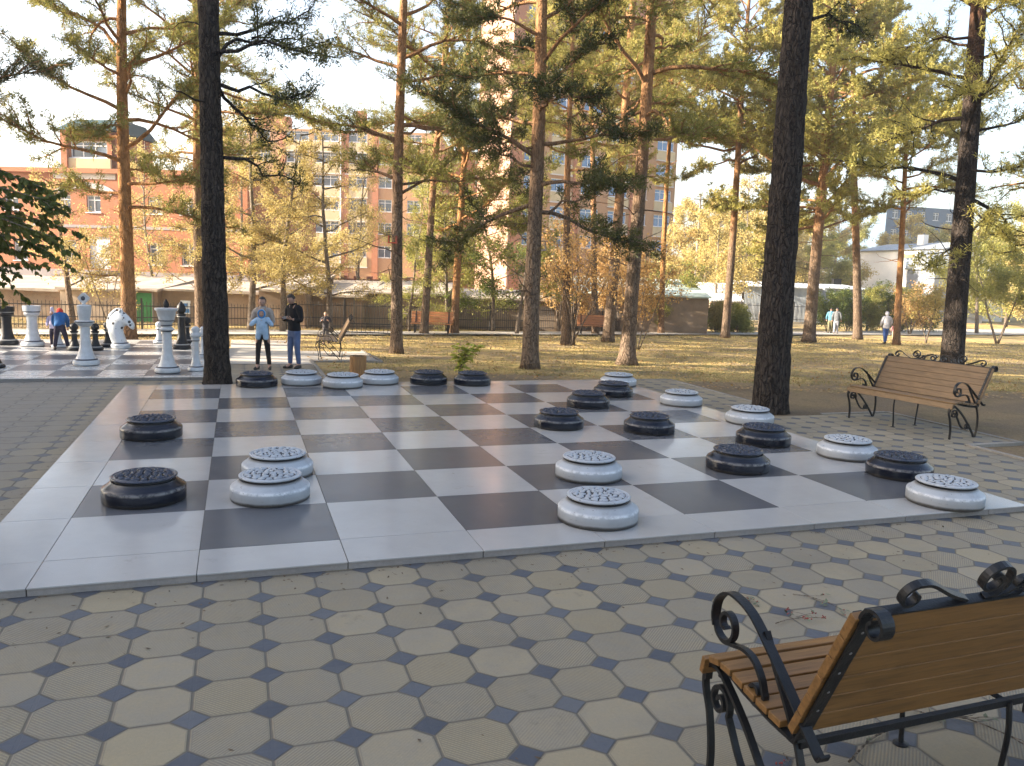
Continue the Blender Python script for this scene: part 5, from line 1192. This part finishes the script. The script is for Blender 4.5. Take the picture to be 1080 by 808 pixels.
# red bird box
g=PV(417,254,24.0); bb_=thing('bird_box','small red bird feeder nailed to the tall slim pine','bird feeder',(g[0]-.12,g[1]-.22,g[2]-.1),-YAW)
m=MB(); m.box((0,0,.03),(.26,.22,.03)); m.box((-.11,0,.14),(.02,.2,.2)); m.box((.11,0,.14),(.02,.2,.2)); m.build('tray',plain('red_box_paint',(.42,.06,.03),.5),bb_,bevel=.004)
m=MB(); m.box((0,0,.26),(.34,.28,.02)); m.build('roof',plain('dark_box_roof',(.10,.07,.05),.7),bb_)
g=PV(571,261,20.9); bb_=thing('bird_box','small grey bird feeder on the dark-trunked pine','bird feeder',(g[0],g[1],g[2]-.1),-YAW)
m=MB(); m.box((0,0,.03),(.24,.20,.03)); m.box((-.1,0,.14),(.02,.18,.2)); m.box((.1,0,.14),(.02,.18,.2)); m.build('tray',MT['stone_grey'],bb_,bevel=.004)
m=MB(); m.box((0,0,.26),(.32,.26,.02)); m.build('roof',MT['stone_grey'],bb_)
# ---- deciduous trees
G2='golden autumn trees'
broad('golden larch-like tree just right of the near left pine trunk',(264,349),9.5,3.0,51,'leaf_gold',nleaf=17000,size=.078,dia=.30,cz=.15,upright=.25)
broad('golden tree with a dark trunk behind the woman and man',(298,350),8.5,3.2,52,'leaf_gold',nleaf=18000,size=.078,dia=.26,cz=.15,upright=.3)
broad('golden tree behind the small child at the fence',(349,351),8.8,3.0,53,'leaf_gold',nleaf=15000,size=.078,dia=.26,cz=.15,upright=.25)
broad('golden tree with sparse leaves between the knight and the reddish pine',(212,350),8.0,3.2,54,'leaf_gold',nleaf=16000,size=.078,dia=.2,cz=.12,upright=.4)
broad('small bushy tree with yellow leaves left of the white king',(77,341),6.5,2.6,55,'leaf_gold',bark='bark',nleaf=5500,size=.10,dia=.30,cz=.22,upright=.6)
broad('pale yellow tree left of the straight reddish pine',(115,343),6.0,2.4,56,'leaf_gold',nleaf=4000,size=.10,dia=.12,stems=3,cz=.15)
broad('feathery green larch beside the tall slim pine',(432,350),5.6,2.3,57,'leaf_yg',nleaf=12000,size=.10,dia=.16,cz=.08,upright=.15,wd=.35)
broad('green bushy tree before the sheds left of the dark-trunked pine',(520,350),7.5,3.4,58,'leaf_green',nleaf=16000,size=.10,dia=.22,cz=.10,upright=.5)
broad('yellow green tree behind the slender orange pine',(470,349),7.5,3.2,59,'leaf_yg',nleaf=12000,size=.11,dia=.2,cz=.12,upright=.5)
broad('olive green tree filling the gap left of the dark-trunked pine',(545,349),8.5,3.2,60,'leaf_yg',nleaf=12000,size=.11,dia=.22,cz=.14,upright=.5,v=39)
broad('bare many-stemmed shrub with a few orange leaves right of the dark-trunked pine',(604,363.5),5.2,2.6,61,'leaf_orange',nleaf=3200,size=.11,dia=.13,stems=8,cz=.30,name='shrub',cat='shrub',upright=.8)
broad('orange-leaved shrub with thin stems right of the flared pine',(671,368),4.6,2.4,62,'leaf_orange',nleaf=3200,size=.11,dia=.10,stems=5,cz=.32,name='shrub',cat='shrub',upright=.8)
broad('orange bushy tree at the fence behind the crossing pine pair',(652,350),6.0,3.6,63,'leaf_orange',nleaf=12000,size=.12,dia=.2,stems=3,cz=.12,upright=.6)
broad('orange bushy tree at the fence behind the bare shrub',(590,350),5.5,3.0,64,'leaf_orange',nleaf=9000,size=.12,dia=.2,stems=3,cz=.15,upright=.6)
broad('yellow-brown bushy tree right of the thin orange pine',(712,349),5.0,3.0,65,'leaf_yg',nleaf=10000,size=.12,dia=.18,stems=3,cz=.1)
broad('small tree with two pale stems and orange leaves between the walker and the big pine',(977,361),3.9,1.8,66,'leaf_gold',nleaf=2400,size=.13,dia=.16,stems=3,cz=.35,name='shrub',cat='shrub',upright=.7)
broad('leafy yellow green tree at the right edge behind the bench',(1052,362),7.5,4.0,67,'leaf_yg',nleaf=13000,size=.14,dia=.25,stems=3,cz=.28,upright=.5)
broad('green tree with drooping foliage right of the big dark pine',(1030,352),8.5,4.2,68,'leaf_yg',nleaf=14000,size=.15,dia=.3,stems=1,cz=.3,upright=.4)
broad('orange leaved bush left of the big dark pine, at the asphalt',(960,353),4.0,2.6,69,'leaf_orange',nleaf=3500,size=.14,dia=.2,stems=4,cz=.1,name='shrub',cat='shrub')
broad('small yellow birch left of the crooked pine above the garages',(800,352),9.0,3.0,70,'leaf_gold',nleaf=7000,size=.15,dia=.2,cz=.2,v=58)
broad('thin birch with golden leaves in the gap left of the near right pine',(782,352),12.5,3.4,71,'leaf_gold',nleaf=7000,size=.15,dia=.24,cz=.25,v=62,upright=.7)
broad('sparse golden birch with a bent trunk in the same gap, nearer the utility poles',(757,352),9.5,3.0,72,'leaf_gold',nleaf=6000,size=.15,dia=.22,cz=.2,v=60,upright=.7)
broad('tall pale golden tree behind the sheds, between the near left pine and the couple',(248,349),11.5,3.2,73,'leaf_gold',nleaf=12000,size=.09,dia=.22,cz=.12,v=46,upright=.6)
broad('tall pale golden tree behind the sheds above the man in black',(318,349),11.0,3.0,74,'leaf_gold',nleaf=11000,size=.09,dia=.22,cz=.12,v=46,upright=.6)
broad('tall pale golden tree behind the sheds above the side-on bench',(378,349),10.5,3.0,75,'leaf_gold',nleaf=10000,size=.09,dia=.22,cz=.12,v=46,upright=.6)
broad('tall pale golden tree behind the sheds, before the red brick house',(165,349),10.0,3.0,76,'leaf_gold',nleaf=9000,size=.09,dia=.20,cz=.12,v=46,upright=.6)
broad('thin yellow green tree in front of the brick block left of the tower',(455,349),12.0,3.4,77,'leaf_yg',nleaf=14000,size=.10,dia=.22,cz=.12,v=50,upright=.6)
# hedge: individual bushes
HB_=[(728,351,2.0,2.3,'leaf_yg'),(755,351,1.9,2.2,'leaf_gold'),(778,351,1.8,2.0,'leaf_yg'),(872,349.5,3.3,3.0,'leaf_green'),(893,349,3.6,3.2,'leaf_green'),(914,349,3.6,3.0,'leaf_yg'),(932,349,3.8,3.2,'leaf_green'),(951,350,3.6,3.0,'leaf_yg'),(690,350.3,2.2,2.2,'leaf_yg'),(975,350,3.4,3.0,'leaf_green')]
nm=['first yellowish bush of the low row before the white roofed shed','golden bush in front of the white roofed shed','yellowish bush nearest the near right pine, at the fence','dark green bush by the crooked pine, left end of the tall hedge','dark green bush right behind the two walkers','yellow green bush in the middle of the tall hedge','tall green bush of the hedge under the slim orange pine','yellow green bush behind the white-jacketed walker','low bush at the fence by the thin orange pine','green bush at the right end of the hedge under the grey outbuilding']
for k,(px,py,h,sp_,lf) in enumerate(HB_):
    broad(nm[k],(px,py),h,sp_*.62,80+k,lf,nleaf=9000,size=.12,dia=.10,stems=7,cz=.03,name='bush',cat='bush',group='bushes along the fence',upright=.7,leafy=0)
# far woods: copies of three trees
far=[]
for k in range(3):
    far.append(broad('x',W3(30+k*4,70,tz(60)),11,4.6,110+k,['leaf_gold','leaf_yg','leaf_gold'][k],nleaf=22000,size=.20,dia=.35,cz=.08,upright=.5,name='far_tree',leafy=0))
spots=[(738,70,.9,0),(762,84,.9,1),(790,86,.95,2),(822,88,1.0,0),(858,90,.95,1),(880,96,1.05,2),(905,112,1.1,1),(930,108,.9,0),(960,104,1.1,2),(985,110,1.0,1),(1012,104,1.0,0),(1040,94,1.0,2),(1066,78,1.0,1),(1100,74,1.0,0),(1140,80,1.1,2),(722,82,1.0,2),(-60,92,1.0,1),(-110,88,1.1,0),(770,110,1.2,0),(835,112,1.2,2)]
wh=['behind the orange shrubs by the tower corner','above the white roofed shed','behind the utility poles','behind the near right pine trunk, left side','above the grey garage','left of the white house','just left of the white house, farther back','over the white house roof, left part','over the white house roof, right part','above the grey outbuilding','right of the big dark pine, farther back','above the right edge lawn','by the right picture edge','outside the right picture edge','well outside the right picture edge','at the foot of the tower corner','outside the left picture edge','well outside the left picture edge','farthest, in the gap with the poles','farthest, behind the near right pine']
kd=['golden','yellow green','pale golden']
for k,(px,v,s,ki) in enumerate(spots):
    g=PV(px,300,v); loc=(g[0],g[1],tz(60)-.2); lb='%s far tree %s'%(kd[ki],wh[k])
    if k<3 and far[k]['label']=='x': pass
    o=dup(far[ki],loc,k*1.7,lb,'trees of the far wood',s)
for f in far:
    for c in list(f.children): bpy.data.objects.remove(c)
    bpy.data.objects.remove(f)
# shade-giving pines outside the left edge (their shadows stripe the lawn)
proto=None
offs=[(-31,17.5),(-27,23.0),(-44,29),(-26,38.5),(-34,25.5),(-49,34),(-4.5,-5.5),(3.5,-7.5),(9.5,-3.5)]  # those behind the viewpoint are unseen, added to darken the foreground
for k,(u,v) in enumerate(offs):
    p=W3(u,v,tz(v)); lb='tall pine outside the left picture edge that throws shade on the lawn' if v>0 else 'tall unseen pine added behind the camera to darken the foreground'
    if proto is None: proto=pine(lb,p,None,.4,17,crown_z=7.0,seed=90,spread=2.6,nb=30,leaf='needles',dens=.8,nper=9,tuft_wd=.028,tuft_ln=.16); proto['group']='shade pines outside the left edge'
    else: dup(proto,p,k*2.1,lb,'shade pines outside the left edge' if v>0 else 'unseen pines added behind the camera',.85+.3*((k*37)%10)/10)
# ---- sapling behind the board
def sapling():
    r=np.random.RandomState(5); g=at(482,400.5); t=thing('sapling','young leafy sapling with yellow green leaves behind the black draughts pieces','sapling',g)
    st=MB(); lf=MB()
    for k in range(4):
        Q=wander([r.normal(0,.03),r.normal(0,.03),0],[r.normal(0,.16),r.normal(0,.16),1],.80+.12*r.rand(),7,r,.08); st.tube(Q,np.linspace(.008,.003,8),5)
        for m_ in range(30):
            q=(.3+.7*r.rand())*7; q0=min(int(q),6); p=Q[q0]+(Q[q0+1]-Q[q0])*(q-q0); a=r.uniform(0,6.28); dr=np.array([math.cos(a),math.sin(a),r.uniform(-.5,.35)]); L=r.uniform(.13,.21); s=unit(np.cross(dr,[0,0,1])+r.normal(0,.3,3))*L*.38; dr=unit(dr)*L; up_=np.array([0,0,.012])
            V=[p+dr*.05,p+dr*.35+s*.9+up_,p+dr*.7+s*.7+up_,p+dr*1.05-up_,p+dr*.7-s*.7+up_,p+dr*.35-s*.9+up_,p+dr*.5-up_*.3]; lf.add(V,[[0,1,6],[1,2,6],[2,3,6],[3,4,6],[4,5,6],[5,0,6]])
    st.build('stems',MT['bark_grey'],t); lf.build('leaves',leafmat('sapling_leaves',[(.26,.30,.05),(.46,.46,.08),(.66,.58,.14)],.4),t)
sapling()
# ---- elm branch hanging in at the left edge: the tree stands outside
def elm():
    r=np.random.RandomState(8); B=W3(-10.2,9.6,GZ); t=thing('elm_tree','elm outside the left edge whose dark leafy branch hangs into the picture','tree',B)
    tr=MB(); Q=wander([0,0,0],[.05,0,1],7.5,10,r,.04); trunk_tube(tr,Q,.16*(1-np.linspace(0,1,11)*.8),14,.01,3,.2); tr.build('trunk',MT['bark_grey'],t,smooth=True)
    br=MB(); lf=MB(); V_=9.6
    def leafset(S,n,dn=.0):
        for _ in range(n):
            q=r.uniform(.05,1)*(len(S)-1); q0=min(int(q),len(S)-2); p=S[q0]+(S[q0+1]-S[q0])*(q-q0); dr=unit(unit(S[q0+1]-S[q0])*.6+r.normal(0,.6,3)+[0,0,-.55-dn]); L=r.uniform(.05,.10); s=unit(np.cross(dr,r.normal(0,1,3)))*L*.30; dr=dr*L; n_=unit(np.cross(dr,s))*L*.05
            V=[p,p+dr*.25+s*.85,p+dr*.6+s,p+dr*1.0,p+dr*.6-s,p+dr*.25-s*.85,p+dr*.5-n_]; lf.add(V,[[0,1,6],[1,2,6],[2,3,6],[3,4,6],[4,5,6],[5,0,6]])
    ends=[(74,218,-.2),(66,240,.3),(62,262,.0),(50,200,.4),(40,270,.3),(22,290,.1),(56,250,-.5),(12,250,.4),(20,215,-.4),(34,232,.0),(2,300,.3),(-30,280,.2),(-40,230,.3),(-60,200,.5),(8,185,.8)]
    for k,(x,y,dv) in enumerate(ends):
        E_=PV(x,y,V_+dv)-B; z=min(6.5,E_[2]+r.uniform(.2,.9)); i=z/7.5*10; p=Q[min(int(i),9)]; m1=p*.5+E_*.5+[0,0,.45]; S=catmull([p,m1,E_],7); br.tube(S,np.linspace(.03,.005,len(S)),5)
        leafset(S[9:],90)
        for m_ in range(12):
            q0=r.randint(7,14); S2=wander(S[min(q0,13)],unit(S[min(q0,13)]-S[q0-2])+r.normal(0,.45,3)+[0,0,-.35],r.uniform(.25,.7),5,r,.15,-.06); br.tube(S2,np.linspace(.006,.002,6),3); leafset(S2,32,.2)
    for k in range(14):
        z=r.uniform(3.2,7); az=r.uniform(0,6.28); S=wander(Q[int(z/7.5*10)],[math.cos(az),math.sin(az),.3],r.uniform(1.5,3),8,r,.12); 
        if uv_of(S[-1]+B)[0]>-6.6: continue
        br.tube(S,np.linspace(.03,.005,9),5); leafset(S,120)
    br.build('branches',MT['bark_grey'],t,smooth=True); lf.build('crown',MT['leaf_shade'],t)
elm()
HAZE=.0010
# ================================================================== GROUND COVER AND LITTER
def ground_cover():
    r=np.random.RandomState(3); m=MB(); N=90000
    v=18.6+30*r.rand(N)**1.5; u=(r.rand(N)*2-1)*(v*.68+1)+0
    keep=np.ones(N,bool); X=CAM[0]+u*CY+v*SY; Y=CAM[1]-u*SY+v*CY
    keep&=~((X<3.15)&(Y<20.6)); keep&=~((X<5.0)&(X>3)&(Y>14)&(Y<17.7)); keep&=~((X<11)&(Y<9.8))
    n_=np.array([mnoise.noise(Vector((x*.5,y*.5,1.7))) for x,y in zip(X,Y)]); keep&=(n_+r.rand(N)*.5>-.02)
    X,Y,v=X[keep],Y[keep],v[keep]; Z=np.array([tz(a) for a in v])-.035; C=np.stack([X,Y,Z],1); n=len(C)
    d=unit(np.stack([r.normal(0,.45,n),r.normal(0,.45,n),np.full(n,1.0)],1))*(r.uniform(.03,.07,n))[:,None]; w=unit(np.stack([r.normal(0,1,n),r.normal(0,1,n),np.zeros(n)],1))*.010*(v/22)[:,None]
    m.quads(C,d,w); o=m.build('grass',leafmat('autumn_grass_blades',[(.14,.15,.04),(.36,.28,.11),(.52,.40,.18)],.3)); tag(o,'short dry autumn grass on the lawn behind the boards','grass',kind='stuff')
    # fallen leaves
    m=MB(); N=16000; v=17.2+28*r.rand(N)**1.4; u=(r.rand(N)*2-1)*(v*.66+1); X=CAM[0]+u*CY+v*SY; Y=CAM[1]-u*SY+v*CY; k=~((X<3.15)&(Y<20.6)) & ~((X<11)&(Y<9.8)); X,Y,v=X[k],Y[k],v[k]
    C=np.stack([X,Y,np.array([tz(a) for a in v])+.012],1); n=len(C); d=unit(np.stack([r.normal(0,1,n),r.normal(0,1,n),r.normal(.1,.25,n)],1))*.07; w=unit(np.cross(d,[0,0,1.]))*.028
    m.quads(C,d,w); o=m.build('fallen_leaves',leafmat('fallen_leaf',[(.20,.10,.04),(.38,.22,.08),(.50,.36,.14)],.1)); tag(o,'brown and yellow leaves fallen on the lawn','fallen leaves',kind='stuff')
    # crumbs of leaf and soil on the paving
    m=MB(); C=[]
    for _ in range(700):
        x=r.uniform(-8,12.5); y=r.uniform(-5.5,9) if r.rand()<.5 else -.56-abs(r.normal(0,.6))
        if -.56<x<9.36 and -.56<y<9.36:
            if r.rand()>.12: continue
            z=.003
        else: z=GZ+.004
        C.append((x,y,z))
    for _ in range(260): 
        if r.rand()<.5: C.append((-.57-abs(r.normal(0,.10)),r.uniform(-.5,9.3),GZ+.004))
        else: C.append((r.uniform(-.5,9.3),-.57-abs(r.normal(0,.06)),GZ+.004))
    C=np.array(C); n=len(C); d=unit(np.stack([r.normal(0,1,n),r.normal(0,1,n),r.normal(.05,.12,n)],1))*(r.uniform(.008,.045,n))[:,None]; w=unit(np.cross(d,[0,0,1.]))*(r.uniform(.003,.010,n))[:,None]
    m.quads(C,d,w); o=m.build('leaf_crumbs',plain('leaf_crumb',(.10,.065,.035),.8,.6,30)); tag(o,'small dark bits of leaves and soil on the paving along the board edge','leaf litter',kind='stuff')
ground_cover()
def twig(label,pts,r0,seed,berries=0,leafn=0,side=6):
    r=np.random.RandomState(seed); P=np.array([at(*p) for p in pts]); P[:,2]=GZ+.010+np.abs(r.normal(0,.008,len(P))); P=catmull(P,5); o0=P[0].copy(); P=P-o0
    t=thing('twig',label,'twig',o0); m=MB(); m.tube(P,np.linspace(r0,r0*.4,len(P)),6)
    bm_=MB(); lm=MB()
    for k in range(side):
        q=r.randint(2,len(P)-1); S=wander(P[q],unit(P[q]-P[q-1])+r.normal(0,.5,3)*[1,1,.3],r.uniform(.05,.2),4,r,.25); S[:,2]=np.clip(S[:,2],.0,.03); m.tube(S,np.linspace(r0*.5,r0*.25,5),4)
        for b_ in range(berries): p=S[-1]+r.normal(0,.014,3); p[2]=abs(p[2])*.5+.002; bm_.ball(p,.0045,8,6)
        for b_ in range(leafn): 
            p=S[-1]+r.normal(0,.012,3); p[2]=abs(p[2])*.5+.004; d=unit(r.normal(0,1,3)*[1,1,.3])*.045; w=unit(np.cross(d,[0,0,1.]))*.012; lm.quads(np.array([p]),np.array([d]),np.array([w]))
    m.build('stem',MT['bark_grey'],t)
    if bm_.n: bm_.build('berries',MT['berry'],t,smooth=True)
    if lm.n: lm.build('leaves',MT['twigleaf'],t)
MT['berry']=plain('dried_red_berries',(.22,.03,.02),.5); MT['twigleaf']=plain('withered_leaves',(.12,.14,.08),.7,.4)
twig('thin bare twig lying across the pavers under the near bench, right side',[(895,808),(925,778),(975,763),(1012,760),(1055,775),(1078,790)],.006,1,0,1,7)
twig('long straight thin stem seen between the near bench back and its crossbar',[(962,751),(990,757),(1020,762),(1046,765)],.004,2,0,1,4)
twig('twig with red berries lying left of the near bench back',[(818,661),(832,655),(850,653),(866,655)],.004,3,7,1,6)
twig('thin curved twig with a few berries by the top corner of the near bench back',[(836,628),(852,631),(870,637),(890,646)],.0035,4,1,2,5)
twig('small sprig with green leaves and berries nearest the front edge of the board',[(762,626),(772,628),(782,632),(790,636)],.003,5,3,3,6)
twig('tiny cluster of berries on the pavers under the near bench armrest',[(826,797),(830,802),(834,806)],.003,6,5,0,4)
# ================================================================== LIGHT, SKY, CAMERA
EL=rad(21.0); AZB=rad(7.0)
su=np.array([-math.cos(AZB),-math.sin(AZB)]); sx=su[0]*CY+su[1]*SY; sy_=-su[0]*SY+su[1]*CY
sd=np.array([sx*math.cos(EL),sy_*math.cos(EL),math.sin(EL)])
L=bpy.data.lights.new('sun','SUN'); L.energy=5.0; L.angle=rad(.55); L.color=(1.0,.87,.70); lo=bpy.data.objects.new('sun',L); COL.objects.link(lo)
lo.rotation_euler=Vector(-sd).to_track_quat('-Z','Y').to_euler(); lo.location=(-20,0,30)
w=bpy.data.worlds.new('World'); SC.world=w; w.use_nodes=True; nt=w.node_tree; nt.nodes.clear()
sk=nt.nodes.new('ShaderNodeTexSky'); sk.sky_type='NISHITA'; sk.sun_disc=False; sk.sun_elevation=EL; sk.sun_rotation=math.atan2(sd[0],sd[1]); sk.air_density=1.0; sk.dust_density=3.4; sk.ozone_density=1.2; sk.altitude=150
bg=nt.nodes.new('ShaderNodeBackground'); bg.inputs[1].default_value=.095; wo=nt.nodes.new('ShaderNodeOutputWorld'); nt.links.new(sk.outputs[0],bg.inputs[0]); nt.links.new(bg.outputs[0],wo.inputs[0])
# closed haze box round camera and scene, added to imitate glare over distance
m=MB(); m.bx(-280,330,-120,480,-4.0,75.0); hz=NT('glare_haze'); hz.t.nodes.remove(hz.b); pv=hz.n('ShaderNodeVolumePrincipled'); pv.inputs['Color'].default_value=(1,.97,.93,1); pv.inputs['Density'].default_value=HAZE; pv.inputs['Anisotropy'].default_value=.3; hz.l(pv.outputs[0],hz.out.inputs['Volume']); tag(m.build('haze',hz.m),'thin warm haze added over the square to imitate glare','haze',kind='stuff')
cam=bpy.data.cameras.new('camera'); cam.sensor_fit='HORIZONTAL'; cam.sensor_width=36; cam.lens=FPX/1080*36; cam.clip_start=.05; cam.clip_end=2000
co=bpy.data.objects.new('camera',cam); COL.objects.link(co); Mx=Matrix(((RT[0],UP[0],-FW[0],CAM[0]),(RT[1],UP[1],-FW[1],CAM[1]),(RT[2],UP[2],-FW[2],CAM[2]),(0,0,0,1))); co.matrix_world=Mx; SC.camera=co
SC.view_settings.view_transform='Standard'; SC.view_settings.look='None'; SC.view_settings.gamma=1; SC.view_settings.use_curve_mapping=False; SC.view_settings.exposure=2.35
SC.render.engine='CYCLES'; cy=SC.cycles; cy.use_denoising=True; cy.max_bounces=6; cy.diffuse_bounces=3; cy.glossy_bounces=3; cy.transmission_bounces=3; cy.transparent_max_bounces=6; cy.caustics_reflective=False; cy.caustics_refractive=False; cy.sample_clamp_indirect=6
try: cy.denoiser='OPENIMAGEDENOISE'
except Exception: pass
